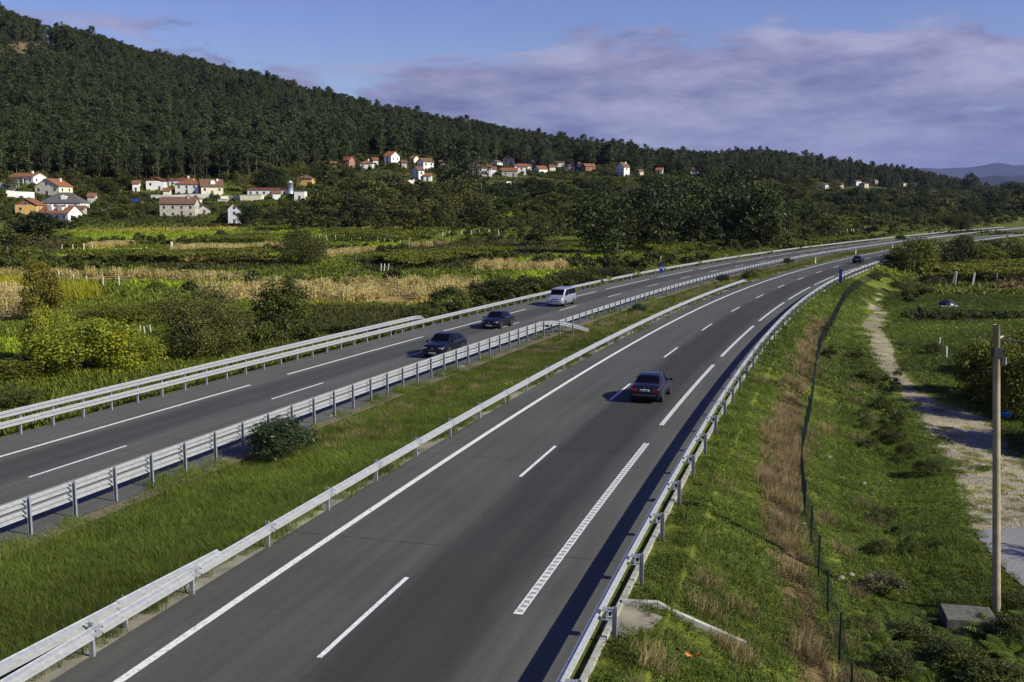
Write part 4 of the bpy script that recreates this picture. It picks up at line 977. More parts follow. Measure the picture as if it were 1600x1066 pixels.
H('long farm building with a flat red roof next to the silver silo', 418, 306, 62, 9, 3.0, .16, 'r', 'w', 0, chim=0)
H('ochre house with a dark roof partly behind trees near the silo', 477, 291, 27, 9, 4.0, .38, 'b', 'y', -.1, hip=True, chim=0)
H('white shed with a dark opening beside the silo', 468, 313, 16, 6, 4.0, 0, 'g', 'w', 0, chim=0, win=False, cat='shed', name='shed')
H('grey concrete store above the long white wall at the edge of the village', 8, 298, 22, 7, 3.5, 0, 'g', 'k', 0, chim=0, door=False, cat='outbuilding', name='outbuilding')
H('small red house with a dark roof by a conical tree', 545, 263, 14, 8, 4.6, .50, 'r', 'p', -.3, chim=0)
H('house with an orange hipped roof and white chimney below the clearing', 572, 264, 20, 9, 3.2, .42, 'o', 'w', 0, hip=True, chim=1)
H('white house with orange roof and a bright gable standing alone under the wood', 611, 257, 23, 9, 5.0, .55, 'o', 'w', -.5, chim=0)
H('small house with a brown roof above the white barn', 647, 255, 12, 7, 3.0, .45, 'b', 'c', -.4, chim=0, win=False)
H('white house with a brown roof and stone gable in the upper hamlet', 664, 266, 27, 9, 5.0, .45, 'b', 'w', .5, chim=0)
H('white two storey house with a grey gable above the balustrade wall', 652, 281, 21, 8, 5.2, .50, 'b', 'w', .6, chim=0)
H('small orange roofed annexe beside the white two storey house', 668, 283, 12, 6, 3.0, .42, 'o', 'w', 0, chim=0, win=False)
H('white house with an orange gable roof behind the tall eucalyptus group', 748, 258, 19, 9, 4.2, .52, 'o', 'w', -.4, gable_front=True, chim=0)
H('white two storey house with brown roof under the orange gabled one', 757, 277, 22, 9, 5.6, .40, 'b', 'w', 0, chim=0)
H('house with a pale grey roof between two orange roofed ones', 776, 261, 18, 9, 3.4, .45, 'g', 'w', -.4, gable_front=True, chim=0)
H('cream house with an orange gable roof near the top of the hamlet', 797, 258, 22, 9, 4.4, .52, 'o', 'c', -.3, gable_front=True, chim=1)
H('long low house with an orange roof in the shade of the hamlet', 796, 276, 24, 9, 3.4, .38, 'o', 'k', 0, chim=0)
H('narrow white house with an orange roof beside a round tree', 815, 273, 13, 8, 5.0, .40, 'o', 'w', 0, chim=0)
H('flat roofed white house with two chimneys at the top of the hamlet', 835, 258, 12, 7, 4.4, 0, 'g', 'w', 0, chim=0)
H('white house with a brown orange roof at the end of the hamlet', 845, 273, 21, 9, 4.0, .45, 't', 'w', .4, chim=0)
H('low white house with a flat roof line under the pine slope', 875, 261, 14, 8, 3.6, .2, 'b', 'w', 0, chim=0)
H('cream house with an orange brown roof beyond the hamlet', 890, 267, 16, 8, 3.4, .42, 't', 'c', 0, chim=0)
H('tiny white house highest of the row beyond the hamlet', 897, 257, 8, 6, 3.0, .3, 'b', 'w', 0, chim=0, win=False)
H('pink house with an orange roof half hidden by shrubs', 920, 268, 21, 9, 3.6, .42, 'o', 'p', .3, chim=0)
H('tall white house with a brown roof and bright gable standing apart on the ridge', 974, 277, 20, 9, 7.0, .62, 'b', 'w', .55, chim=1, sink=4)
H('house with an orange roof above the dark oak wood', 1032, 273, 15, 9, 3.6, .45, 'o', 'w', -.3, chim=0)
H('orange roofed house with a white gable over the crowns of the oak wood', 1082, 272, 18, 9, 3.8, .45, 'o', 'w', .4, chim=0)
H('tiny white house beyond the oak wood', 1152, 275, 8, 8, 5.0, .4, 'b', 'w', 0, chim=0, win=False)
for px, b_, w_, rf, wl, lb in ((1290,296,11,'b','w','lone white house lowest of the far village'), (1313,296,10,'t','c','cream house with a terracotta roof in the far village'), (1340,290,13,'b','w','long white house in the far village under the wooded ridge'), (1352,294,11,'b','c','pale two storey house in the middle of the far village'),
                               (1368,288,9,'b','w','flat white house at the upper edge of the far village'), (1413,292,10,'b','c','cream house alone between the far village and the ridge end'), (1433,292,11,'t','w','pale house with a terracotta roof near the ridge end'), (1470,288,10,'o','p','orange roofed house beside the tall trees at the ridge end')):
    H(lb, px, b_, w_, 9, 4.2, .35 if rf != 'b' else .22, rf, wl, .3, chim=0)
for px, b_, w_, hh, pt, rf, wl, lb in ((630,262,9,3,.4,'b','s','stone hut on the slope between the gabled white house and the brown roofed one'), (689,264,10,4,.4,'o','w','little white house peeping out beside the tall eucalyptus group'), (713,250,8,4,.4,'b','w','white house half covered by the crowns of the eucalyptus group'),
      (730,266,12,4,.4,'t','c','cream house squeezed between eucalyptus group and white two storey house'), (770,272,11,3,.4,'t','w','low white house under the pale grey roof'), (826,268,10,4,.35,'t','w','white cottage right of the narrow white house'), (862,267,12,3,.4,'b','c','cream cottage before the low white house of the pine slope'), (806,266,9,3,.3,'t','w','white lean-to below the cream orange gabled house'),
      (906,262,8,3,.4,'t','w','white cottage behind the pink house'), (1001,274,9,3,.35,'b','c','cream cottage just beyond the tall white house on the ridge'), (585,258,10,3,.4,'t','w','white cottage under the clearing beside the chimneyed house'), (520,268,12,4,.4,'t','c','cream house among trees left of the small red house'),
      (122,338,16,3,.3,'b','k','grey lean-to at the end of the grey roofed barn'), (140,318,12,3,.4,'t','s','stone hut above the bend of the village lane'), (306,322,14,3,0,'g','w','white garage beside the stone farmhouse'), (345,322,18,3,0,'g','k','grey terrace building between shed and blue grey house'), (430,312,16,3,.3,'t','w','white annexe in front of the long farm building'), (258,308,14,3,.35,'o','c','small cream shed with orange roof below the red gabled chalet'), (210,300,14,4,.4,'t','w','white house in the gardens left of the red gabled chalet')):
    H(lb, px, b_, w_, 7, float(hh), pt, rf, wl, .2, chim=0, win=hh > 3, door=hh > 3, cat='house' if hh > 3 else 'outbuilding', name='house' if hh > 3 else 'outbuilding')
# walls of the village
def wall_run(label, pts, hgt, mat, name='retaining_wall', posts=0):
    P = [hit(*p) for p in pts]; o0 = P[0]; r = thing(name, label, 'wall', o0, 0, 'garden and retaining walls')
    mb = MB()
    for a, b_ in zip(P, P[1:]):
        d = (b_ - a); n = Vector((-d.y, d.x, 0)).normalized() * .15; q = []
        for v in (a, b_):
            for w, z in ((-1, -2.5), (1, -2.5), (1, hgt), (-1, hgt)): q.append(tuple(v - o0 + n * w + Vector((0, 0, z))))
        for f in ((0, 1, 2, 3), (7, 6, 5, 4), (0, 4, 5, 1), (1, 5, 6, 2), (2, 6, 7, 3), (3, 7, 4, 0)): mb.poly([q[k] for k in f])
    mb.build('masonry', mat, r)
    for k in range(posts):
        t = k / max(1, posts - 1) * (len(P) - 1); i = min(int(t), len(P) - 2); v = P[i].lerp(P[i + 1], t - i) - o0
        mb = MB(); mb.box(v.x - .22, v.x + .22, v.y - .22, v.y + .22, v.z, v.z + hgt + .5); mb.build('pillar', WL['w'], r)
wall_run('long white garden wall below the villa at the village edge', [(10,307),(30,309),(54,310)], 2.6, WL['w'], 'garden_wall')
wall_run('long pale retaining wall in front of the hillside houses', [(236,312),(270,312),(300,311),(330,310)], 2.2, WL['k'])
wall_run('cream retaining wall stepping down from the large cream house', [(330,310),(345,313),(357,313)], 2.0, WL['c'])
wall_run('grey retaining wall beside the flat white outbuilding', [(357,313),(366,314),(376,316)], 2.4, WL['k'])
wall_run('long cream balustrade wall with pillars below the upper hamlet', [(598,293),(622,290),(647,288)], 2.2, WL['c'], 'balustrade_wall', 8)
wall_run('lower stone retaining wall under the balustrade', [(604,300),(630,298),(652,299)], 1.6, WL['s'])
wall_run('bright white wall segment above the willow trees', [(791,291),(803,290)], 2.4, WL['w'], 'garden_wall')
# silo and blue containers
h = hit(454, 303); r = thing('silo', 'silver metal silo standing at the end of the long farm building', 'silo', h); rr = 4.4 / FPX * h.y; M_SILO = plain('silo_steel', (.50,.54,.62), .4, .5, noise=.1)
mb = MB(); mb.tube([(0, 0, -2), (0, 0, 5.2)], rr, 18); mb.build('tank', M_SILO, r, True); mb = MB(); mb.tube([(0, 0, 5.2), (0, 0, 6.4)], [rr * 1.02, rr * .3], 18); mb.build('cone_top', M_SILO, r, True)
for px, py, lb in ((211, 316, 'blue container at the bend of the village lane'), (239, 311, 'blue container in front of the long retaining wall')):
    h = hit(px, py); r = thing('container', lb, 'container', h); s = 2.6 / FPX * h.y; box_part(r, 'bin_body', M_BLUE, -s, s, -.8, .8, -.3, 1.5); box_part(r, 'lid', M_BLUE2, -s * 1.05, s * 1.05, -.85, .85, 1.5, 1.75)
# village lane
M_LANE2 = plain('village_lane', (.30,.29,.28), .95, spec=.1, noise=.15)
draped('village_lane', [(150,328),(170,323),(205,318),(235,314),(236,317),(206,323),(175,328),(150,333)], M_LANE2, .8, .08)
draped('field_track', [(205,403),(240,399),(285,385),(312,378),(318,379),(290,388),(245,403),(212,407)], plain('pale_earth', C_PATH, .95, spec=.1, noise=.2), .6, .06)
# ------------------------------------------------------------------ vegetation: leaf shapes, plants, scattered ground cover
def leaves(cent, rad, per, length, ratio=.5, seed=0, up=.3, squash=1.0, clumpv=.5, droop=0.0):
    """rhombic leaves spread through clumps; returns vertices, faces, colour value per vertex"""
    r = np.random.default_rng(seed); cent = np.asarray(cent, float); n = len(cent); rad = np.broadcast_to(np.asarray(rad, float).reshape(n, -1) if np.ndim(rad) else np.full((n, 1), rad), (n, 3))
    c = np.repeat(cent, per, 0); R = np.repeat(rad, per, 0); N = len(c)
    d = r.normal(size=(N, 3)); d /= np.linalg.norm(d, axis=1)[:, None]; u = r.random(N) ** .45
    p = c + d * R * u[:, None] * np.array([1, 1, squash])
    nrm = d * .8 + r.normal(size=(N, 3)) * .7 + np.array([0, 0, up]); nrm /= np.linalg.norm(nrm, axis=1)[:, None]
    t = np.cross(nrm, r.normal(size=(N, 3))); t[:, 2] -= droop; t -= nrm * (t * nrm).sum(1)[:, None]; t /= np.linalg.norm(t, axis=1)[:, None]; b = np.cross(nrm, t)
    L = (length * r.uniform(.6, 1.35, N))[:, None]; W = L * ratio
    V = np.stack([p - t * L / 2, p + b * W / 2 + nrm * L * .06, p + t * L / 2, p - b * W / 2 + nrm * L * .06], 1).reshape(-1, 3)
    F = np.arange(4 * N).reshape(-1, 4); cv = np.repeat(r.random(n), per); v = np.clip(cv * clumpv + r.random(N) * (1 - clumpv), 0, 1)
    return V, F, np.repeat(v, 4)
def join(*parts):
    V = []; F = []; A = []; k = 0
    for v, f, a in parts: V.append(v); F.append(f + k); A.append(a); k += len(v)
    return np.concatenate(V), np.concatenate(F), np.concatenate(A)
def leaf_mesh(name, parts, mat): V, F, A = join(*parts); return np_mesh(name, V, F, mat, {'v': A})
F_EUC = foliage('eucalyptus_leaves', (.026,.036,.014), (.080,.100,.034), .25, .38)
F_OAK = foliage('oak_leaves', (.017,.026,.008), (.060,.078,.017), .28, .36)
F_MIX = foliage('mixed_leaves', (.038,.044,.011), (.115,.118,.026), .3, .34, autumn=(.19,.13,.03))
F_BUSH = foliage('bramble_leaves', (.032,.042,.009), (.098,.115,.020), .28, .34)
F_YEL = foliage('yellow_vine_leaves', (.058,.098,.010), (.34,.355,.032), .38, .15, autumn=(.38,.21,.035))
F_GOLD = foliage('turning_leaves', (.055,.058,.012), (.22,.19,.022), .33, .2, autumn=(.42,.30,.03))
F_OLE = foliage('oleander_leaves', (.018,.036,.014), (.055,.085,.030), .15, .15, rough=.4)
F_BARE = foliage('thinning_leaves', (.065,.055,.028), (.15,.12,.06), .2, .2)
F_GRASS = foliage('grass_blades', (.056,.086,.011), (.160,.198,.028), .38, .28, tinted=True, rough=.6)
F_FIELD = foliage('field_grass', (.070,.095,.009), (.215,.245,.026), .38, .25, tinted=True)
F_DRY = foliage('dry_grass', (.11,.082,.036), (.38,.29,.135), .3, .3)
F_WEED = foliage('weed_leaves', (.042,.068,.008), (.140,.180,.024), .35, .25, tinted=True)
F_CORN = foliage('ripe_maize', (.17,.135,.045), (.80,.65,.27), .3, .15)
F_VINE = foliage('vine_leaves', (.055,.074,.009), (.185,.195,.024), .35, .3, autumn=(.17,.10,.025))
F_FERN = foliage('fern_fronds', (.035,.065,.008), (.14,.19,.025), .38, .2)
M_TRUNK = plain('bark', (.085,.07,.05), .95, spec=.1, noise=.3, nscale=2, bump=.5)
M_EUCT = plain('eucalyptus_bark', (.19,.16,.11), .9, spec=.1, noise=.5, nscale=.7, bump=.3)
M_EUCD = plain('dark_eucalyptus_bark', (.075,.065,.045), .9, spec=.1, noise=.4, nscale=.7)
def shell_clumps(n, R, zc, rz, seed, jitter=.3, bottom=-.6):
    r = np.random.default_rng(seed); g = []
    while len(g) < n:
        d = r.normal(size=3); d /= np.linalg.norm(d)
        if d[2] < bottom: continue
        q = 1 - jitter * r.random() ** 1.5; g.append((d[0] * R * q, d[1] * R * q * r.uniform(.85, 1.1), zc + d[2] * rz * q))
    return np.array(g)
def trunk_mesh(name, h, r0, limbs, seed, mat, bend=.4, reach=1.0):
    r = np.random.default_rng(seed); mb = MB(); b = r.normal(0, bend, 2)
    P = [Vector((b[0] * t * t + .08 * math.sin(t * 7 + seed), b[1] * t * t, h * t)) for t in np.linspace(-.06, 1, 8)]
    mb.tube(P, [r0 * (1.15 - .95 * i / 7) for i in range(8)], 7)
    for k in range(limbs):
        i = 3 + k % 4; a = r.uniform(0, 6.28); l = h * r.uniform(.25, .5) * reach; e = P[i] + Vector((math.cos(a) * l * .75, math.sin(a) * l * .75, l * .7))
        mb.tube([P[i], P[i].lerp(e, .5) + Vector((0, 0, .1 * l)), e], [r0 * .45, r0 * .3, r0 * .12], 5)
    return mb.mesh(name, mat, True)
# eucalyptus, about 18 m
EUC = []
for k in range(7):
    r = np.random.default_rng(40 + k); n = 24 + k % 3; z = np.sort(r.uniform(2.6 if k % 2 else 5.0, 18.2, n)); w = np.interp(z, [3, 8, 14, 18.5], [1.7, 2.9, 2.7, .9])
    a = r.uniform(0, 6.28, n); q = w * r.uniform(.2, 1.0, n); cent = np.stack([np.cos(a) * q, np.sin(a) * q, z], 1); rad = np.interp(z, [5, 14, 18.5], [1.1, 1.7, 1.0]) * r.uniform(.75, 1.2, n)
    EUC.append((trunk_mesh('trunk', 17.2, .15, 3, 60 + k, M_EUCT, .7, .4), leaf_mesh('crown', [leaves(cent, rad, 46, .78, .5, 80 + k, .3, 1.1, .55, .4)], F_EUC)))
# pine, about 16 m, layered top
PINE = []
for k in range(3):
    r = np.random.default_rng(140 + k); n = 22; z = r.uniform(5, 16, n); w = np.interp(z, [4, 8, 12, 16.5], [1.6, 3.0, 2.4, .5]); a = r.uniform(0, 6.28, n); q = w * r.uniform(.4, 1, n)
    PINE.append((trunk_mesh('trunk', 15.5, .24, 4, 160 + k, M_TRUNK, .4), leaf_mesh('crown', [leaves(np.stack([np.cos(a) * q, np.sin(a) * q, z], 1), np.tile([[1.5, 1.5, .8]], (n, 1)), 26, .8, .4, 150 + k, .5, .8, .5)], F_EUC)))
def broad(k, R, H, n, per, L, mat, dens=.3, bottom=-.98):
    c = shell_clumps(n, R * .80, H * .49, H * .45, 200 + k, dens, bottom); r = np.random.default_rng(k); rad = R * r.uniform(.24, .40, n)
    inner = shell_clumps(max(4, n // 5), R * .4, H * .55, H * .25, 260 + k, .6, -1)
    return (trunk_mesh('trunk', H * .62, .035 * H + .03, 6, 230 + k, M_TRUNK), leaf_mesh('crown', [leaves(c, rad, per, L, .58, 240 + k, .4, .85, .55), leaves(inner, R * .4, per, L, .58, 250 + k)], mat))
OAK = [broad(k, 4.6 + .5 * (k % 3), 10.5 + (k % 2), 34, 60, .62, F_OAK) for k in range(5)]
MIXT = [broad(20 + k, 3.8 + .4 * (k % 3), 8.0 + (k % 2), 30, 52, .52, F_MIX, .4) for k in range(4)]
BARE = [broad(30 + k, 3.0, 6.0, 22, 30, .36, F_BARE, .5) for k in range(2)]
def shrub(k, R, H, n, per, L, mat, ratio=.6, bottom=-.15):
    c = shell_clumps(n, R * .74, H * .42, H * .50, 300 + k, .45, bottom); c[:, 2] = np.maximum(c[:, 2], H * .10); r = np.random.default_rng(k)
    mb = MB()
    for j in range(6):
        a = r.uniform(0, 6.28); l = R * .6; mb.tube([(0, 0, -.15), (math.cos(a) * l * .4, math.sin(a) * l * .4, H * .35), (math.cos(a) * l, math.sin(a) * l, H * .7)], [.05 * H / 2, .035 * H / 2, .012 * H / 2], 5)
    return (mb.mesh('stem', M_TRUNK), leaf_mesh('foliage', [leaves(c, R * r.uniform(.22, .38, n), per, L, ratio, 310 + k, .45, .85, .5)], mat))
SHRUB = [shrub(k, 1.5, 2.2, 30, 110, .12, F_BUSH) for k in range(4)]              # brambles, fine leaves: near ones
SHRUBC = [shrub(10 + k, 1.9, 2.3, 18, 34, .40, F_BUSH) for k in range(4)]          # coarser leaves: far ones
GORSE = [shrub(20 + k, 2.6, 4.2, 60, 210, .13, F_MIX, .4, -.85) for k in range(2)]
YELLOW = [shrub(30 + k, 2.3, 3.0, 60, 190, .115, F_YEL, .8, -.6) for k in range(3)]
GOLD = [shrub(35 + k, 1.9, 5.6, 46, 150, .15, F_GOLD, .75, -.7) for k in range(2)]
OLE = [shrub(40 + k, 1.25, 1.75, 46, 110, .14, F_OLE, .26) for k in range(2)]
OAKN = [broad(50 + k, 2.3, 5.6, 44, 85, .24, F_BUSH, .35, -.75) for k in range(2)]  # nearer tree, finer leaves
PALE = [shrub(46 + k, 1.9, 2.4, 24, 50, .22, F_BARE, .4) for k in range(2)]
VINEB = [shrub(50 + k, 2.6, 3.4, 60, 130, .15, F_VINE, .8, -.6) for k in range(3)]
def plant(protos, k, name, label, cat, loc, height, width=None, group=None, parts=('trunk', 'crown'), rz=None):
    """a tree or shrub of its own: stem and foliage under one empty"""
    st_, fo = protos[k % len(protos)]; zs = max(v.co.z for v in fo.vertices) if fo.name not in ZMAX else ZMAX[fo.name]; ZMAX[fo.name] = zs
    xs = XMAX.setdefault(fo.name, float(np.percentile(np.abs(np.array([(v.co.x, v.co.y) for v in fo.vertices])), 98)))
    s = height / zs; w = width / 2 / xs if width else s
    r = thing(name, label, cat, loc, random.uniform(0, 6.28) if rz is None else rz, group, (w, w, s))
    put(parts[0], st_, r); put(parts[1], fo, r); return r
ZMAX, XMAX = {}, {}
def plant_px(protos, k, name, label, cat, px, base, hpx, wpx, group=None, parts=('trunk', 'crown')):
    h = hit(px, base); return plant(protos, k, name, label, cat, h, hpx / FPX * h.y * 1.02, wpx / FPX * h.y if wpx else None, group, parts)
SP = ('stem', 'foliage')

# ---- scattered cover: one object per kind of cover, instanced by geometry nodes
def scatter(name, pts, rotz, scl, idx, protos, tint=None, tilt=None):
    n = len(pts)
    me = bpy.data.meshes.new(name); me.vertices.add(n); me.vertices.foreach_set('co', np.ascontiguousarray(pts, np.float32).ravel())
    a = me.attributes.new('rotv', 'FLOAT_VECTOR', 'POINT'); R = np.zeros((n, 3), np.float32); R[:, 2] = rotz
    if tilt is not None: R[:, :2] = tilt
    a.data.foreach_set('vector', R.ravel())
    S = np.asarray(scl, np.float32); S = np.repeat(S[:, None], 3, 1) if S.ndim == 1 else S
    a = me.attributes.new('sclv', 'FLOAT_VECTOR', 'POINT'); a.data.foreach_set('vector', np.ascontiguousarray(S).ravel())
    a = me.attributes.new('pick', 'INT', 'POINT'); a.data.foreach_set('value', np.asarray(idx, np.int32))
    if tint is not None:
        a = me.attributes.new('tint', 'FLOAT_COLOR', 'POINT'); a.data.foreach_set('color', np.concatenate([tint, np.ones((n, 1))], 1).astype(np.float32).ravel())
    o = put(name, me); tag(o, kind='stuff')
    c = bpy.data.collections.new(name + '_kinds')
    for i, pm in enumerate(protos): c.objects.link(bpy.data.objects.new('%s_kind_%02d' % (name, i), pm))
    ng = bpy.data.node_groups.new(name, 'GeometryNodeTree')
    ng.interface.new_socket('Geometry', in_out='INPUT', socket_type='NodeSocketGeometry'); ng.interface.new_socket('Geometry', in_out='OUTPUT', socket_type='NodeSocketGeometry')
    N = ng.nodes; L = ng.links; gi = N.new('NodeGroupInput'); go = N.new('NodeGroupOutput'); ip = N.new('GeometryNodeInstanceOnPoints'); ci = N.new('GeometryNodeCollectionInfo')
    ci.inputs['Collection'].default_value = c; ci.inputs['Separate Children'].default_value = True; ci.inputs['Reset Children'].default_value = True
    def att(nm, ty):
        q = N.new('GeometryNodeInputNamedAttribute'); q.data_type = ty; q.inputs['Name'].default_value = nm; return [s for s in q.outputs if s.enabled and s.name == 'Attribute'][0]
    L.new(gi.outputs[0], ip.inputs['Points']); L.new(ci.outputs[0], ip.inputs['Instance']); ip.inputs['Pick Instance'].default_value = True
    L.new(att('pick', 'INT'), ip.inputs['Instance Index']); L.new(att('rotv', 'FLOAT_VECTOR'), ip.inputs['Rotation']); L.new(att('sclv', 'FLOAT_VECTOR'), ip.inputs['Scale'])
    L.new(ip.outputs[0], go.inputs[0])
    md = o.modifiers.new('scatter', 'NODES'); md.node_group = ng
    return o
def blades(n, size, h, w, seed, lean=.45, fan=False):
    """grass: bent tapering blades on a square patch"""
    r = np.random.default_rng(seed); x = r.uniform(-size / 2, size / 2, n); y = r.uniform(-size / 2, size / 2, n)
    nc = max(3, n // 14); cx = r.uniform(-size / 2, size / 2, nc); cy = r.uniform(-size / 2, size / 2, nc); k = r.integers(0, nc, n); m = r.random(n) < .7
    x = np.where(m, cx[k] + r.normal(0, size * .05, n), x); y = np.where(m, cy[k] + r.normal(0, size * .05, n), y)
    H = h * r.uniform(.45, 1.2, n); a = r.uniform(0, 6.28, n); l = H * r.uniform(.1, 1, n) * lean * 1.6; W = w * r.uniform(.7, 1.3, n)
    dx, dy = np.cos(a), np.sin(a); b = np.stack([-dy, dx, 0 * a], 1) * W[:, None] / 2; P0 = np.stack([x, y, 0 * x - .03], 1); P1 = P0 + np.stack([dx * l * .35, dy * l * .35, H * .6], 1); P2 = P0 + np.stack([dx * l, dy * l, H], 1)
    V = np.stack([P0 - b, P0 + b, P1 + b * .75, P1 - b * .75, P2 + b * .08, P2 - b * .08], 1).reshape(-1, 3); i = np.arange(n)[:, None] * 6
    F = np.concatenate([i + np.array([[0, 1, 2, 3]]), i + np.array([[3, 2, 4, 5]])]); cv = r.random(nc)
    return V, F, np.repeat(np.clip(.5 * cv[k] + .5 * r.random(n), 0, 1), 6)
def grid_points(xr, yr, cell, seed, jit=.45):
    r = np.random.default_rng(seed); X, Y = np.meshgrid(np.arange(xr[0], xr[1], cell), np.arange(yr[0], yr[1], cell)); X = X.ravel() + r.uniform(-jit, jit, X.size) * cell; Y = Y.ravel() + r.uniform(-jit, jit, Y.size) * cell
    return X, Y, r
def visible(x, y, z, m=40):
    px, py = to_px(x, y, z); return (px > -m) & (px < 1600 + m) & (py < 1066 + m * 2.2) & (y > 5)
def tint_of(c, ref):
    return np.clip(c / np.asarray(ref), .25, 3.2)
def col_of(x, y):
    j, w = col_at(x / y); i = np.clip(np.searchsorted(DD, y) - 1, 0, len(DD) - 2); return GC[i, j], TRK[i, j]
# ---- median grass
def cover(name, xr, yr, cell, seed, mask, protos, scale=(.8, 1.2), ref=None, sink=.0, slope=True, stretch=None, pickf=None):
    X, Y, r = grid_points(xr, yr, cell, seed); Z = tz(X, Y); k = visible(X, Y, Z); X, Y, Z = X[k], Y[k], Z[k]
    k = mask(X, Y, r); X, Y, Z = X[k], Y[k], Z[k]
    if not len(X): return None
    s = r.uniform(*scale, len(X)); tilt = None
    if slope:
        gx = (tz(X + .4, Y) - tz(X - .4, Y)) / .8; gy = (tz(X, Y + .4) - tz(X, Y - .4)) / .8; tilt = np.stack([np.arctan(gy), -np.arctan(gx)], 1)
    rot = r.uniform(0, 6.28, len(X)) if not slope else r.integers(0, 4, len(X)) * 0.0 + r.uniform(-.4, .4, len(X))
    t = None
    if ref is not None: c, _ = col_of(X, Y); t = tint_of(c * (1 + r.normal(0, .08, (len(X), 1))), ref)
    pk = r.integers(0, len(protos), len(X)) if pickf is None else pickf(X, Y, r)
    return scatter(name, np.stack([X, Y, Z - sink], 1), rot, s if stretch is None else s[:, None] * np.asarray(stretch), pk, protos, t, tilt)
def hides_house(X, Y, Z, w, h):
    px, py = to_px(X, Y, Z); sw = w * FPX / Y; sh = h * FPX / Y; k = np.zeros(len(X), bool)
    for hx, hb, hw, hh, hd in HBOX: k |= (Y < hd + 3) & (np.abs(px - hx) < hw + sw * .5) & (py - sh < hb - hh * .25) & (py > hb - 2)
    return k
def offs(X, Y): a, _ = road_off('R', X, Y); b, _ = road_off('L', X, Y); return a, b
def in_px(X, Y, polys, Z=None):
    px, py = to_px(X, Y, tz(X, Y)); k = np.zeros(len(X), bool)
    for p in polys: k |= in_poly(px, py, p)
    return k
GT = [leaf_mesh('grass_tuft', [blades(620, 1.15, .27, .012, 500 + k, .8)], F_GRASS) for k in range(3)]
GTC = [leaf_mesh('grass_tuft', [blades(170, 1.9, .30, .05, 510 + k, .8)], F_GRASS) for k in range(3)]
DT = [leaf_mesh('dry_tuft', [blades(300, 1.1, .50, .013, 516 + k, .7)], F_DRY) for k in range(3)]
def med_mask(X, Y, r):
    a, b = offs(X, Y); w = wob(X, Y, 1.1, 31) * .3; return (a < -1.85 + w * .4) & (b > 9.25 - w * .8 + r.uniform(-.15, .15, len(X)))
cover('median_grass', (-40, 60), (8, 78), .58, 2, med_mask, GT, (.75, 1.25), C_MED)
cover('median_grass', (-20, 150), (78, 300), 1.15, 3, med_mask, GTC, (.8, 1.2), C_MED)
cover('median_dry_grass', (-40, 120), (20, 220), 1.0, 4, lambda X, Y, r: med_mask(X, Y, r) & (r.random(len(X)) < np.clip(np.exp(-((offs(X, Y)[1] - 11.2) / 1.0) ** 2) * .8 + .02, 0, 1) * (Y > 42)), DT, (.6, .95))
# yellow flowers in the median
def flowers():
    V, F, A = leaves(np.array([[0, 0, .28], [.2, .1, .24], [-.15, .2, .30]]), .16, 3, .045, .9, 5, 1.0); me = np_mesh('flower_head', V, F, plain('yellow_petals', (.75, .62, .03), .6), {'v': A})
    cover('yellow_flowers', (-40, 30), (18, 60), 1.1, 6, lambda X, Y, r: med_mask(X, Y, r) & (r.random(len(X)) < np.clip(wob(X, Y, .35, 40) - .3, 0, 1) * .45), [me], (.7, 1.2), slope=False)
flowers()
# ---- embankment and meadow on the right
WD = [leaf_mesh('weed_patch', [leaves(np.stack([q.uniform(-.5, .5, 26), q.uniform(-.5, .5, 26), q.uniform(.02, .08, 26)], 1), .13, 13, .055, .6, 530 + k, .9, .5, .5), blades(330, 1.1, .15, .010, 535 + k, .8)], F_WEED) for k, q in ((k, np.random.default_rng(k)) for k in range(4))]
WDC = [leaf_mesh('weed_patch', [leaves(np.stack([q.uniform(-1, 1, 26), q.uniform(-1, 1, 26), q.uniform(.02, .10, 26)], 1), .25, 5, .13, .6, 540 + k, .9, .5, .5), blades(300, 2.2, .20, .028, 545 + k, .8)], F_WEED) for k, q in ((k, np.random.default_rng(50 + k)) for k in range(3))]
def right_mask(X, Y, r):
    a, b = offs(X, Y); c, t = col_of(X, Y); lane = in_px(X, Y, [[(1510, 826), (1560, 824), (1700, 815), (1760, 980), (1640, 962), (1600, 922), (1568, 896), (1540, 869)]])
    drain_ = in_px(X, Y, [[(958, 940), (1000, 948), (1040, 962), (1172, 1013), (1168, 1024), (1046, 980), (1015, 992), (975, 1003)]])
    block = in_px(X, Y, [[(1468, 950), (1560, 952), (1560, 985), (1465, 990)]])
    bare = t & (c[:, 0] > .15)
    return (a > 9.85 + r.uniform(-.05, .25, len(X))) & ~lane & ~bare & ~drain_ & ~block & ~in_px(X, Y, DRYZ[:1])
cover('verge_weeds', (0, 45), (12, 62), .62, 7, right_mask, WD, (.7, 1.25), C_MEAD)
cover('verge_weeds', (8, 75), (62, 150), 1.15, 8, lambda X, Y, r: right_mask(X, Y, r) & ~col_of(X - .6, Y)[1] & ~col_of(X + .6, Y)[1], WDC, (.7, 1.25), C_MEAD)
cover('verge_weeds', (0, 40), (12, 60), 1.4, 9, lambda X, Y, r: right_mask(X, Y, r) & (wob(X, Y, .5, 55) > .12), [leaf_mesh('grass_tuft', [blades(200, 1.0, .34, .013, 560 + k, .7)], F_GRASS) for k in range(2)], (.7, 1.3), C_MEAD)
def dry_mask(X, Y, r): a, b = offs(X, Y); return (a > 10.6) & ((in_px(X, Y, DRYZ[:1]) & (r.random(len(X)) < np.clip(.58 - .6 * (wob(X, Y, .8, 58) + .2) - (Y < 34) * .45, .08, 1))) | ((r.random(len(X)) < .05) & (Y < 70) & (a < 17)))
cover('dry_grass', (0, 45), (12, 62), .55, 10, dry_mask, DT, (.5, 1.0))
cover('dry_grass', (5, 60), (62, 140), 1.0, 11, dry_mask, DT, (.7, 1.2))
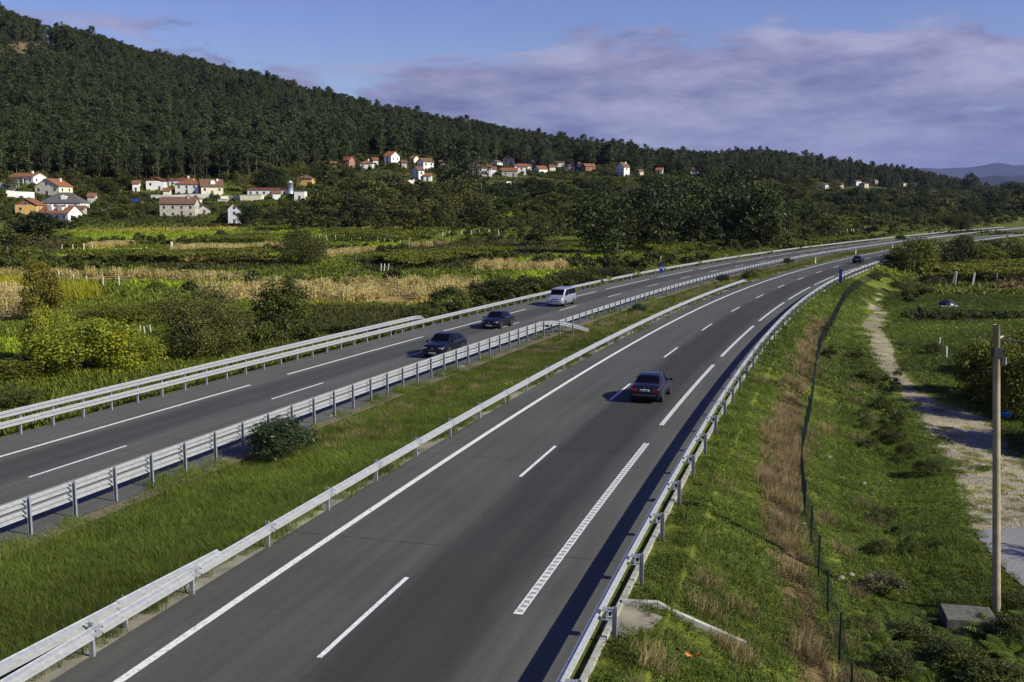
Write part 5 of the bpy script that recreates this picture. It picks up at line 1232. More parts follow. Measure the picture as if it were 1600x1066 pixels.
cover('dry_grass', (0, 40), (12, 60), .8, 12, lambda X, Y, r: in_px(X, Y, DRYZ[:1]) & (r.random(len(X)) < np.clip(.5 + wob(X, Y, .8, 58) * .5 + (Y < 36) * .4, 0, 1)), WD, (.7, 1.2), C_MEAD)
# grass creeping into the track, loose gravel on it
cover('track_grass', (5, 45), (22, 70), .8, 91, lambda X, Y, r: col_of(X, Y)[1] & (r.random(len(X)) < np.clip(.34 + .7 * wob(X, Y, .9, 92), 0, .85)), WD, (.4, .8), C_MEAD)
def pebbles(k):
    q = np.random.default_rng(700 + k); n = 110; V = []; F = []; c = 0
    for i in range(n):
        x, y = q.uniform(-.6, .6, 2); s = q.uniform(.012, .045); t = q.uniform(0, 6.28)
        P = np.array([[-1, -1, 0], [1, -1, 0], [1, 1, 0], [-1, 1, 0], [-.6, -.6, 1], [.6, -.6, 1], [.6, .6, 1], [-.6, .6, 1]]) * q.uniform(.7, 1.2, (8, 3)) * s * np.array([1.2, .9, .7]); R = np.array([[math.cos(t), -math.sin(t)], [math.sin(t), math.cos(t)]]); P[:, :2] = P[:, :2] @ R.T; P += (x, y, -.004)
        V.append(P); F += [[c + 4, c + 5, c + 6, c + 7], [c, c + 1, c + 5, c + 4], [c + 1, c + 2, c + 6, c + 5], [c + 2, c + 3, c + 7, c + 6], [c + 3, c, c + 4, c + 7]]; c += 8
    return np_mesh('pebbles', np.concatenate(V), np.array(F), plain('track_pebble_%d' % k, ((.36, .32, .25), (.26, .23, .18))[k % 2], .95, spec=.1, noise=.3, nscale=3))
PB = [pebbles(k) for k in range(2)]
cover('track_gravel', (5, 45), (22, 72), .75, 93, lambda X, Y, r: col_of(X, Y)[1] & (col_of(X, Y)[0][:, 0] > .15) & (r.random(len(X)) < .45), PB, (.6, 1.0))
cover('verge_gravel', (-45, 60), (12, 75), .7, 94, lambda X, Y, r: (np.abs(offs(X, Y)[1] - 9.25) < .2) & (r.random(len(X)) < .5), PB, (.5, .8))
cover('median_weeds', (-40, 60), (8, 75), 1.0, 98, lambda X, Y, r: med_mask(X, Y, r) & (r.random(len(X)) < np.clip(.12 + .6 * wob(X, Y, .6, 99), 0, .6)), WD, (.9, 1.7), C_MED)
# ---- fields beyond the far carriageway
FT = [leaf_mesh('field_tuft', [blades(70, 2.6, .42, .10, 570 + k, .7)], F_FIELD) for k in range(3)]
FTC = [leaf_mesh('field_tuft', [blades(60, 5.2, .5, .22, 575 + k, .7)], F_FIELD) for k in range(3)]
def left_mask(X, Y, r): a, b = offs(X, Y); return (b < -4.1) & ~in_px(X, Y, CORN)
cover('verge_grass', (-70, 60), (35, 150), .7, 113, lambda X, Y, r: (offs(X, Y)[1] < -3.1) & (offs(X, Y)[1] > -6), [leaf_mesh('verge_tuft', [blades(90, .9, .22, .03, 577, .7)], F_FIELD)], (.6, 1.2), C_MEAD)
cover('meadow_grass', (-70, 40), (40, 130), 1.15, 13, left_mask, FT, (.7, 1.2), C_MEAD)
cover('meadow_grass', (-160, 130), (130, 330), 2.6, 14, left_mask, FTC, (.7, 1.3), C_MEAD)
cover('meadow_grass', (60, 330), (150, 420), 3.0, 15, lambda X, Y, r: (offs(X, Y)[0] > 10.5) & (r.random(len(X)) < .9), FTC, (.7, 1.3), C_MEAD)
# scrub: low bramble masses
SC_ = [s[1] for s in SHRUBC]
cover('bramble_scrub', (-80, 60), (85, 250), 2.4, 16, lambda X, Y, r: left_mask(X, Y, r) & in_px(X, Y, SCRUBZ[:3] + [SCRUBZ[-1]]) & (wob(X, Y, .12, 60) > .28) & ~in_px(X, Y, BRIGHT) & (offs(X, Y)[1] < -5.5), SC_, (.35, .75))
cover('bramble_scrub', (-260, 260), (150, 480), 5.5, 17, lambda X, Y, r: left_mask(X, Y, r) & (wob(X, Y, .05, 61) > .42) & ~in_px(X, Y, BRIGHT) & (offs(X, Y)[1] < -8), SC_, (.5, 1.1))
cover('meadow_grass', (-240, 260), (330, 560), 5.0, 117, lambda X, Y, r: (offs(X, Y)[1] < -8) & (r.random(len(X)) < .8), FTC, (1.0, 1.7), C_MEAD)
cover('bramble_scrub', (-330, 330), (380, 800), 5.6, 18, lambda X, Y, r: (wob(X, Y, .03, 62) > -.15 - .7 * (to_px(X, Y, 0)[0] > 470)) & (offs(X, Y)[1] < -25) & (Y < np.interp(to_px(X, Y, 0)[0], *zip(*FOREST_EDGE))) & ~hides_house(X, Y, tz(X, Y), 2.5, 1.8), SC_, (.5, 1.15))
cover('bramble_scrub', (10, 60), (60, 150), 1.7, 19, lambda X, Y, r: (offs(X, Y)[0] > 11) & in_px(X, Y, [[(1395,440),(1445,428),(1450,470),(1420,475)], [(1425,494),(1480,496),(1640,497),(1640,502),(1500,502),(1400,500)]]), SC_, (.25, .5))
cover('bramble_scrub', (8, 40), (28, 75), 1.3, 20, lambda X, Y, r: (np.abs(offs(X, Y)[0] - 17.6) < 1.2) & (wob(X, Y, .35, 63) > .2) & (Y > 30), [s[1] for s in SHRUB], (.15, .34))
cover('hillside_weeds', (-200, 200), (400, 780), 3.4, 95, lambda X, Y, r: (wob(X, Y, .06, 96) > -.5) & (Y < np.interp(to_px(X, Y, 0)[0], *zip(*FOREST_EDGE))), SC_, (.22, .5))
# ---- maize
def corn_patch(k, n, size, coarse=1.0):
    r = np.random.default_rng(600 + k); V = []; F = []; A = []; c = 0; m = int(math.sqrt(n))
    for i in range(m):
        for j in range(m):
            x = (i + .5) / m * size - size / 2 + r.normal(0, .05); y = (j + .5) / m * size - size / 2 + r.normal(0, .10); h = r.uniform(1.5, 2.25); v0 = r.random(); lx, ly = r.normal(0, .12, 2)
            w = .03 * coarse; V += [(x - w, y, 0), (x + w, y, 0), (x + lx + w * .5, y + ly, h), (x + lx - w * .5, y + ly, h)]; F.append([c, c + 1, c + 2, c + 3]); A += [v0 * .6 + .2] * 4; c += 4
            for q in range(6):
                z = h * r.uniform(.3, .98); a = r.uniform(0, 6.28); l = r.uniform(.35, .65); dz = r.uniform(-.35, .25); ww = .05 * coarse * r.uniform(.8, 1.4); bx, by = x + lx * z / h, y + ly * z / h
                ex, ey = bx + math.cos(a) * l, by + math.sin(a) * l; px_, py_ = -math.sin(a) * ww, math.cos(a) * ww
                V += [(bx - px_, by - py_, z), (bx + px_, by + py_, z), (ex + px_ * .4, ey + py_ * .4, z + dz), (ex - px_ * .4, ey - py_ * .4, z + dz)]; F.append([c, c + 1, c + 2, c + 3]); A += [float(np.clip(v0 * .5 + r.random() * .5, 0, 1))] * 4; c += 4
    return np_mesh('maize_patch', np.array(V), np.array(F), F_CORN, {'v': np.array(A)})
CP = [corn_patch(k, 16, 2.4, 1.9) for k in range(4)]
cover('maize_field', (-140, 60), (100, 330), 2.3, 21, lambda X, Y, r: in_px(X, Y, CORN) & (wob(X, Y, .3, 64) > -.6), CP, (.6, .85), slope=False)
GC_ = [leaf_mesh('green_maize', [blades(34, 2.4, 1.5, .09, 620 + k, .5)], F_FIELD) for k in range(2)]
cover('green_maize', (-80, 0), (85, 170), 1.8, 22, lambda X, Y, r: in_px(X, Y, [[(-40,432),(36,430),(38,456),(-40,458)], [(86,452),(140,445),(150,470),(95,475)]]), GC_, (.9, 1.2), (.05,.075,.02), slope=False)
# ---- vineyards: leaf roofs on wires
VC = [leaf_mesh('vine_canopy', [leaves(np.stack([q.uniform(-1.6, 1.6, 30), q.uniform(-1.6, 1.6, 30), q.uniform(1.45, 1.85, 30)], 1), np.tile([[.5, .5, .2]], (30, 1)), 10, .34, .8, 640 + k, .8, .6, .5)], F_VINE) for k, q in ((k, np.random.default_rng(90 + k)) for k in range(3))]
VINES = [[(85,404),(420,401),(420,414),(180,412),(88,408)], [(0,372),(60,372),(60,382),(0,384)], [(80,382),(135,380),(135,388),(85,392)], [(560,410),(760,395),(800,400),(640,425)], [(1240,388),(1345,376),(1350,384),(1250,395)], [(520,366),(610,366),(700,372),(640,380),(520,378)],
         [(365,340),(460,325),(462,330),(400,345)], [(300,322),(430,318),(430,326),(330,330)], [(1010,392),(1130,375),(1140,384),(1040,408)], [(1440,424),(1640,420),(1640,443),(1450,443)], [(1270,345),(1330,342),(1330,360),(1280,362)], [(700,400),(745,395),(745,405),(700,412)], [(320,376),(420,372),(430,379),(330,383)]]
cover('vine_canopy', (-160, 300), (95, 520), 2.9, 23, lambda X, Y, r: in_px(X, Y, VINES) & ((offs(X, Y)[1] < -5) | (offs(X, Y)[0] > 14)), VC, (.85, 1.2), slope=False)
M_GRAN = plain('granite_post', (.50,.48,.43), .9, noise=.2, nscale=3)
pm = MB(); pm.box(-.09, .09, -.07, .07, -.3, 1.9); pm.box(-.075, .075, -.06, .06, 1.9, 1.95); PMESH = pm.mesh('vineyard_post', M_GRAN)
ORD = 'first second third fourth fifth sixth seventh eighth ninth tenth eleventh twelfth thirteenth fourteenth fifteenth sixteenth seventeenth eighteenth nineteenth twentieth'.split()
ORD += ['twenty-' + w for w in ORD[:9]] + ['thirtieth'] + ['thirty-' + w for w in ORD[:9]] + ['fortieth'] + ['forty-' + w for w in ORD[:9]]
def vposts(pts, label, s=1.0, lean=.08, group='granite posts of the vineyards'):
    pts = sorted(pts)
    for i, (px, py) in enumerate(pts):
        h = hit(px, py); o = put('vineyard_post', PMESH, None, h, (rng.normal(0, lean), rng.normal(0, lean), rng.uniform(0, 3)), (s * 1.25, s * 1.25, s)); tag(o, label if len(pts) == 1 else label + ', ' + ORD[i] + ' from the left', 'post', group)
line = lambda x0, y0, x1, y1, n: [(x0 + (x1 - x0) * i / (n - 1) + rng.normal(0, 1.5), y0 + (y1 - y0) * i / (n - 1) + rng.normal(0, .5)) for i in range(n)]
vposts([(102,403),(116,403),(132,404),(143,406),(155,406),(167,405),(181,402),(190,404),(201,403),(211,401),(220,400),(230,399)], 'pale granite post in the row beside the earth path')
vposts([(92,438),(115,443),(137,447),(161,449),(187,447)], 'granite post in the green strip beside the golden tree', .8)
vposts([(95,394),(114,394),(131,392),(145,390)], 'granite post under the dark vine roof')
vposts(line(498, 376, 640, 380, 12), 'granite post in the vine row behind the round willow', .95, .14)
vposts(line(660, 370, 780, 368, 9), 'granite post in the vine row below the willow wood')
vposts([(269,392),(272,392),(272,393)][:1] + [(267,392)], 'tall granite post standing where the earth path turns', 1.2)
vposts([(595,425),(600,425),(606,425),(598,424)][:3], 'white post in the brambles behind the maize field', .8)
vposts(line(1005, 414, 1032, 413, 6), 'white pergola post near the blue road sign', .9, .03)
vposts(line(1298, 342, 1345, 342, 5) + line(1314, 340, 1356, 346, 8), 'white post in the terraced vineyard above the bend', 1.0, .05)
vposts([(1370,348),(1376,347),(1381,346),(1388,345),(1396,344)], 'white post of the pale pergola above the bend', 1.1, .03)
vposts(line(1300, 369, 1375, 358, 14), 'thin post in the lowest vine row above the bend', .9, .04)
vposts([(1487,446),(1492,446),(1519,448)], 'white leaning post at the front of the vine pergola', 1.15, .16)
vposts([(1495,424),(1523,421),(1548,419),(1562,421)], 'pale post at the back of the vine pergola', 1.1, .1)
vposts([(1466,546),(1479,562),(1464,543)][:2], 'short weathered stake in the meadow', .55, .12, None)
vposts([(1557,442),(1600,446)], 'grey post at the dry edge of the vine pergola', 1.0, .06)
vposts([(219,524),(227,526),(236,524)], 'short white stone beside the yellow vine thicket', .5, .1, 'white stones at the field edge')
vposts([(371,526),(384,524),(396,523),(402,522)], 'short white stone near the walnut tree', .5, .1, 'white stones at the field edge')
# ------------------------------------------------------------------ trees and shrubs, one by one
PP = plant_px
# in the median
PP(OLE, 0, 'oleander_bush', 'large dark green oleander bush in the median grass close to the double guardrail', 'shrub', 438, 722, 76, 104, 'shrubs in the median', SP)
PP(OLE, 1, 'oleander_bush', 'low dark shrub in the median below the tail of the double guardrail', 'shrub', 998, 488, 15, 24, 'shrubs in the median', SP)
PP(OLE, 0, 'oleander_bush', 'small dark shrub in the median before the end of the single rail', 'shrub', 1131, 441, 13, 20, 'shrubs in the median', SP)
PP(VINEB, 1, 'median_shrub', 'light green shrub in the median above the end of the single rail', 'shrub', 1172, 437, 16, 26, 'shrubs in the median', SP)
PP(OLE, 1, 'oleander_bush', 'small dark shrub in the median between the first two delineator posts', 'shrub', 1231, 412, 10, 18, 'shrubs in the median', SP)
PP(OLE, 0, 'oleander_bush', 'dark shrub farthest along the median, above the roadside trees', 'shrub', 1407, 377, 10, 16, 'shrubs in the median', SP)
# beside the far carriageway
PP(YELLOW, 0, 'vine_thicket', 'big yellow green thicket overgrown with autumn vines beside the guardrail', 'shrub', 130, 582, 84, 150, 'vine thickets beside the guardrail', SP)
PP(YELLOW, 1, 'vine_thicket', 'yellow green vine thicket trailing towards the grey shrub', 'shrub', 200, 578, 62, 100, 'vine thickets beside the guardrail', SP)
PP(YELLOW, 2, 'vine_thicket', 'bright yellow vine hump rising at the foot of the golden tree', 'shrub', 78, 566, 92, 72, 'vine thickets beside the guardrail', SP)
PP(VINEB, 0, 'vine_hedge', 'dark trailing vine hedge at the very edge beside the yellow thicket', 'shrub', 30, 590, 34, 130, None, SP)
PP(GOLD, 0, 'vine_clad_tree', 'tall narrow tree wrapped in golden autumn vines', 'tree', 66, 502, 98, 58, None, SP)
PP(GORSE, 0, 'willow_shrub', 'broad grey green shrub with fine leaves between yellow thicket and walnut tree', 'shrub', 312, 560, 122, 140, None, SP)
PP(OAKN, 0, 'walnut_tree', 'bushy green tree with light gaps standing in front of the maize field', 'tree', 445, 526, 96, 88, None)
PP(SHRUB, 0, 'bramble_bush', 'dark dense bramble bush beside the rail at the bottom of the field', 'shrub', 22, 640, 44, 84, None, SP)
for px, b_, h_, w_, lb in ((560,522,32,96,'long low bramble hedge behind the end of the double guardrail'), (655,500,24,60,'dense round bramble bush in front of the maize corner'), (705,478,34,66,'tall dark bramble bush at the corner of the big maize field'),
                           (775,470,36,90,'dark bramble hedge behind the black saloon car'), (835,462,30,80,'bramble hedge running up behind the silver van'), (905,447,26,66,'bramble hedge beyond the silver van'), (955,437,20,60,'low bramble hedge thinning out towards the pergola')):
    PP(SHRUB, px, 'bramble_hedge', lb, 'hedge', px, b_, h_, w_, 'bramble hedges along the field edge', SP)
for px, b_, h_, w_, lb in ((180,505,30,110,'low tangle of brambles behind the yellow thicket'), (250,495,26,70,'reddish low tangle beside the grey shrub'), (245,455,16,30,'small dark bush in the green strip below the maize')):
    PP(VINEB, px, 'low_thicket', lb, 'shrub', px, b_, h_, w_, 'low thickets in the fields', SP)
PP(GORSE, 1, 'round_willow', 'round olive green willow bush standing alone between field strips', 'tree', 467, 414, 62, 84, None, SP)
PP(OAK, 0, 'evergreen_oak', 'large dark evergreen oak at the valley edge below the ochre house', 'tree', 63, 386, 54, 88, None)
PP(MIXT, 1, 'grey_tree', 'grey green tree in front of the large dark oak', 'tree', 14, 412, 56, 60, None)
PP(PALE, 0, 'pale_shrub', 'pale flowering shrub in front of the large dark oak', 'shrub', 72, 398, 30, 48, None, SP)
PP(OAK, 1, 'evergreen_oak', 'dark tree hiding part of the blue grey house', 'tree', 388, 353, 36, 40, None)
PP(OAK, 2, 'evergreen_oak', 'big dark oak standing in front of the wood beside bright meadow', 'tree', 945, 398, 100, 96, None)
PP(MIXT, 2, 'round_willow', 'dense round shrub tree before the big dark oak', 'tree', 846, 383, 40, 58, None)
PP(GORSE, 0, 'bare_shrub', 'reddish grey rounded shrub above the farthest stretch of the highway', 'shrub', 1500, 358, 32, 50, None, SP)
for px, b_, h_, w_, lb in ((1227,352,38,44,'dark round tree with a pale forked trunk above the highway bend'), (1258,353,34,40,'dark round tree just beyond the one with the forked trunk')):
    PP(OAK, px, 'round_oak', lb, 'tree', px, b_, h_, w_, 'round trees above the bend')
# tall eucalyptus group in the village
for i, (px, b_, h_, w_) in enumerate(((688,302,66,28),(705,305,78,32),(722,303,74,32),(738,306,68,30),(752,302,56,26),(700,312,60,30),(730,314,62,30))):
    PP(EUC, i, 'tall_eucalyptus', 'tall eucalyptus of the group in the upper hamlet, ' + ORD[sorted((688,705,722,738,752,700,730)).index(px)] + ' from the left', 'tree', px, b_, h_, w_, 'eucalyptus group in the hamlet')
# trees on the ridge end and poking over the valley
for px, b_, h_, w_, lb in ((1475,300,26,22,'dark pine at the end of the wooded ridge, nearest to the orange roofed house'), (1494,301,25,20,'dark pine between its taller neighbours at the ridge end'), (1515,304,34,26,'tall dark pine with a broad top standing against the blue mountains')):
    PP(OAK, px, 'stone_pine', lb, 'tree', px, b_, h_, w_, 'pines at the ridge end')
def grove(poly, n, protos, name, label, cat, group, hp, wp, seed, parts=('trunk', 'crown'), mind=.5):
    """trees of one wood, each placed where the photograph shows it standing"""
    r = np.random.default_rng(seed); x0, y0 = np.min(poly, 0); x1, y1 = np.max(poly, 0); got = []; out = []; tries = 0
    while len(got) < n and tries < 6000:
        tries += 1; px, py = r.uniform(x0, x1), r.uniform(y0, y1)
        if not in_poly(np.array([px]), np.array([py]), poly)[0]: continue
        w = r.uniform(*wp)
        if any(abs(px - q[0]) < w * mind and abs(py - q[1]) < 7 for q in got): continue
        hh = r.uniform(*hp); q = hit(px, py)
        if hides_house(np.array([q.x]), np.array([q.y]), np.array([q.z]), w / FPX * q.y, hh / FPX * q.y)[0] and r.random() < .93: continue
        got.append((px, py)); out.append((px, PP(protos, int(r.integers(0, 9)), name, label, cat, px, py, hh, w, group, parts)))
    if n <= 24:
        for i, (_, o) in enumerate(sorted(out, key=lambda t: t[0])): o['label'] = label + ', ' + ORD[i] + ' from the left'
OK_ = 'oaks of the valley woods'
grove([(1005,395),(1190,385),(1195,345),(1010,350)], 17, OAK, 'oak_tree', 'dark oak in the wood beside the bend, front rows', 'tree', OK_, (66,100), (58,86), 1)
grove([(1000,350),(1195,345),(1195,318),(1000,318)], 12, OAK, 'oak_tree', 'dark oak at the back of the wood by the bend', 'tree', OK_, (44,64), (46,66), 2)
grove([(1180,392),(1300,378),(1290,360),(1190,350)], 8, MIXT, 'bush_willow', 'rounded willow on the slope above the bend', 'tree', 'willows above the bend', (24,40), (30,46), 3)
grove([(455,358),(690,366),(780,355),(770,320),(600,305),(470,335)], 34, MIXT + OAK[:2], 'riverside_tree', 'leafy tree in the olive green wood below the upper hamlet', 'tree', 'riverside wood below the hamlet', (30,52), (36,60), 4)
grove([(560,305),(770,318),(770,300),(660,296),(560,292)], 14, OAK, 'riverside_tree', 'low tree just below the upper hamlet houses', 'tree', 'riverside wood below the hamlet', (9,15), (18,28), 5)
grove([(770,330),(900,345),(1000,330),(1000,300),(780,296)], 24, MIXT + OAK, 'wood_tree', 'leafy tree in the mixed wood under the hamlet', 'tree', 'mixed wood behind the big oak', (16,27), (32,50), 6)
grove([(860,392),(1010,385),(1010,350),(870,348)], 9, MIXT, 'wood_tree', 'leafy tree right around the big dark oak', 'tree', 'mixed wood behind the big oak', (30,50), (36,52), 7)
grove([(900,305),(1200,310),(1200,290),(900,285)], 20, OAK + MIXT, 'slope_tree', 'broad tree on the slope above the oak wood', 'tree', 'trees on the slope under the ridge', (11,18), (22,36), 8)
grove([(1200,330),(1340,318),(1340,296),(1200,296)], 18, OAK + MIXT, 'slope_tree', 'broad tree on the slope beyond the oak wood', 'tree', 'trees on the slope under the ridge', (13,22), (24,38), 9)
grove([(1320,348),(1500,342),(1600,338),(1660,334),(1660,318),(1330,320)], 40, OAK + MIXT, 'valley_tree', 'rounded tree in the scattered wood beyond the farthest stretch of highway', 'tree', 'valley trees beyond the highway', (18,30), (26,44), 10)
grove([(1300,322),(1660,322),(1660,300),(1300,302)], 44, OAK + MIXT, 'valley_tree', 'rounded tree in the scattered wood beyond the farthest stretch of highway', 'tree', 'valley trees beyond the highway', (9,16), (20,34), 110)
grove([(1530,322),(1660,320),(1660,306),(1530,308)], 10, OAK, 'valley_tree', 'dark valley tree above the end of the highway', 'tree', 'valley trees beyond the highway', (24,34), (28,44), 11)
grove([(130,335),(230,322),(470,345),(460,352),(250,350)], 14, MIXT, 'garden_tree', 'small leafy tree around the stone farmhouse', 'tree', 'garden trees of the village', (14,24), (18,30), 12)
grove([(0,300),(60,296),(130,312),(200,305),(230,296),(200,286),(120,282)], 12, MIXT + OAK[:1], 'garden_tree', 'small leafy garden tree around the white villa', 'tree', 'garden trees of the village', (14,26), (18,30), 13)
grove([(380,302),(480,300),(560,290),(560,272),(400,286)], 16, OAK + MIXT, 'hillside_tree', 'dark leafy tree at the wood foot near the silo', 'tree', 'trees at the foot of the wood', (18,32), (22,36), 14)
grove([(560,268),(760,268),(960,282),(960,262),(600,250)], 22, OAK + MIXT, 'hamlet_tree', 'small leafy tree among the upper hamlet houses', 'tree', 'trees among the hamlet houses', (10,18), (12,22), 15)
for px, b_, h_, w_ in ((558,266,18,12), (722,262,15,10)):
    PP(PINE, px, 'conical_cypress', 'dark conical tree between the orange roofed houses' if px < 600 else 'dark conical tree beside the tall eucalyptus group', 'tree', px, b_, h_, w_, None)
cover('bramble_scrub', (110, 430), (290, 900), 8, 218, lambda X, Y, r: ((offs(X, Y)[1] < -9) | (offs(X, Y)[0] > 14)) & (wob(X, Y, .03, 66) > -.1 - .7 * (Y > 380)) & (to_px(X, Y, 0)[0] > 1250) & ~hides_house(X, Y, tz(X, Y), 3, 3.5), SC_, (.6, 1.5))
# on the near side: thickets, hedge and trees along the bend
for i, (px, b_, h_, w_, k) in enumerate(((1412,426,50,60,0),(1440,428,60,62,1),(1475,424,56,58,2),(1505,422,53,56,0),(1535,420,50,60,1),(1565,420,46,54,2),(1597,420,38,52,0),(1628,422,36,54,1),(1398,420,34,34,2),(1428,414,42,50,1),(1460,410,45,52,0),(1500,408,40,52,2),(1545,408,37,54,1),(1590,408,28,54,0))):
    h_ *= (.82, 1.0, .9, 1.06, .8, 1.0, .92, 1.0, .9, 1.0, .84, 1.05, .9, 1.0)[i]; w_ *= (1.0, .8, 1.1, .7, 1.15)[i % 5]
    PP((OAKN, VINEB, OAK)[i % 3] if i < 8 else MIXT, k + i, 'roadside_tree', 'leafy tree in the thicket hiding the highway bend, ' + ORD[i] + (' of the front row' if i < 8 else ' of the thicket'), 'tree', px, b_, h_, w_, 'thicket along the bend', SP if i < 8 and i % 3 == 1 else ('trunk', 'crown'))
for px, b_, h_, w_, lb in ((1412,458,26,46,'bright green bramble mound beside the end of the dirt track'), (1440,462,20,36,'bramble mound next to the rusty dry weeds'), (1372,438,16,40,'brownish weed mound at the top of the dirt track')):
    PP(SHRUB, px, 'bramble_mound', lb, 'shrub', px, b_, h_, w_, 'bramble mounds by the track', SP)
PP(PALE, 1, 'dry_weed_clump', 'rusty brown dry weed clump beside the bramble mounds', 'shrub', 1462, 447, 18, 24, None, SP)
PP(SHRUB, 2, 'stake_bush', 'small dark bush beside the two weathered stakes in the meadow', 'shrub', 1457, 554, 20, 34, None, SP)
for px, b_, h_, w_, k in ((1540,618,92,90,0),(1575,640,110,90,1),(1610,655,120,100,2),(1600,590,80,110,0),(1650,700,120,110,1),(1545,580,50,60,2)):
    PP(VINEB, k, 'vine_thicket', 'dark vine thicket with yellowing leaves behind the utility pole, base %s' % {1540: 'nearest the two stakes', 1575: 'right behind the pole', 1610: 'beyond the blue bag', 1600: 'deepest in the field', 1650: 'at the lane edge', 1545: 'lowest and farthest back'}[px], 'shrub', px, b_, h_, w_, 'vine thickets behind the pole', SP)
PP(GOLD, 1, 'turning_shrub', 'low shrub with orange and yellow leaves just behind the utility pole', 'shrub', 1545, 628, 44, 74, None, SP)
# trees standing beside the lane just past the edge of the view; their shade crosses the track
for i, (x, y, h_, w_) in enumerate(((34.5, 51.2, 9.0, 3.4), (30.5, 49.6, 5.2, 2.6), (27.5, 31.8, 7.4, 2.8), (33.5, 30.2, 9.6, 3.2))):
    plant(OAKN, i, 'lane_tree', 'tree by the lane shading the dirt track, ' + ('farthest from the pole', 'low one of the far pair', 'nearest to the pole', 'tall one behind the nearest', 'broad one at the edge of the view')[i], 'tree', (x, y, float(tz(x, y))), h_, w_, 'shade trees by the lane')
# bushes along the fence, ferns at the foot of the pole
for px, b_, h_, w_ in ((1360,594,20,36),(1375,640,22,36),(1340,560,16,26),(1400,690,22,40),(1352,700,16,30),(1290,522,14,18),(1296,560,22,26)):
    PP(SHRUB, px, 'ditch_bush', 'low green bush in the ditch between fence and dirt track', 'shrub', px, b_, h_, w_, 'bushes in the ditch', SP)
for px, b_, h_, w_, lb in ((1385,815,26,42,'dark low bush in the hollow just short of the side lane'), (1448,745,34,44,'dark low bush in the grass beside the shaded bend of the track'), (1380,930,34,80,'heap of dead twigs and weeds next to the fence')):
    PP(SHRUB if lb[0] == 'd' else PALE, px, 'hollow_bush', lb, 'shrub', px, b_, h_, w_, None, SP)
for px, b_, h_, w_, lb in ((1430,1010,44,80,'dark bush among the ferns on the fence side of the concrete block'), (1490,1046,52,96,'dark bush among the ferns just below the concrete block'), (1585,1005,50,84,'bush among the ferns right below the wooden pole'), (1600,950,34,70,'low bush beside the lane end behind the wooden pole'), (1395,1062,46,80,'bush among the ferns close to the lowest fence post'), (1560,1075,56,100,'bush in the ferns at the very bottom below the pole'), (1345,985,26,50,'scrubby bush growing through the mesh fence near the twig heap')):
    PP(SHRUB, px, 'bank_bush', lb, 'shrub', px, b_, h_, w_, 'bushes on the fern bank', SP)
def fern_mesh(seed):
    r = np.random.default_rng(seed); V = []; F = []; A = []; c = 0
    for f in range(9):
        a = r.uniform(0, 6.28); L = r.uniform(.55, .95); el = r.uniform(.7, 1.2); v0 = r.random(); n = 13
        for i in range(n):
            t = i / n; R = L * t; z = .05 + L * (math.sin(el) * t - .55 * t * t); bx, by = math.cos(a) * R * math.cos(el * .5), math.sin(a) * R * math.cos(el * .5); w = L * .26 * math.sin(math.pi * min(1, t * .92 + .1)) + .015
            for sd in (-1, 1):
                ox, oy = -math.sin(a) * sd, math.cos(a) * sd; d = L / n * .42; fx, fy = math.cos(a), math.sin(a)
                V += [(bx - fx * d, by - fy * d, z), (bx + fx * d, by + fy * d, z), (bx + ox * w + fx * d * 1.5, by + oy * w + fy * d * 1.5, z - w * .3), (bx + ox * w + fx * d * .7, by + oy * w + fy * d * .7, z - w * .32)]
                F.append([c, c + 1, c + 2, c + 3]); A += [float(np.clip(v0 * .6 + r.random() * .4, 0, 1))] * 4; c += 4
    return np_mesh('fronds', np.array(V), np.array(F), F_FERN, {'v': np.array(A)})
FERN = [fern_mesh(k) for k in range(4)]
sm = MB(); sm.tube([(0, 0, -.1), (0, 0, .12)], .03, 5); SM = sm.mesh('stem', M_TRUNK)
fr = np.random.default_rng(8)
for k in range(60):
    while True:
        px, py = fr.uniform(1330, 1640), fr.uniform(945, 1120)
        if in_poly(np.array([px]), np.array([py]), [(1345,1000),(1420,960),(1470,995),(1565,985),(1575,930),(1640,960),(1640,1120),(1320,1120)])[0]: break
    h = hit(px, py); r = thing('fern', 'green fern in the dense bank around the concrete block', 'fern', h, fr.uniform(0, 6.28), 'ferns by the pole', fr.uniform(.7, 1.15)); put('stem', SM, r); put('fronds', FERN[k % 4], r)
h = hit(1082, 1032); mb = MB(); 
for k in range(9):
    a = k * .7; mb.poly([(0, 0, .1), (math.cos(a) * .16, math.sin(a) * .16, .2), (math.cos(a + .35) * .2, math.sin(a + .35) * .2, .13)])
o = mb.build('withered_weed', plain('orange_leaf', (.45, .15, .03), .8)); o.location = h; tag(o, 'small orange withered weed in the verge below the concrete drain', 'plant')

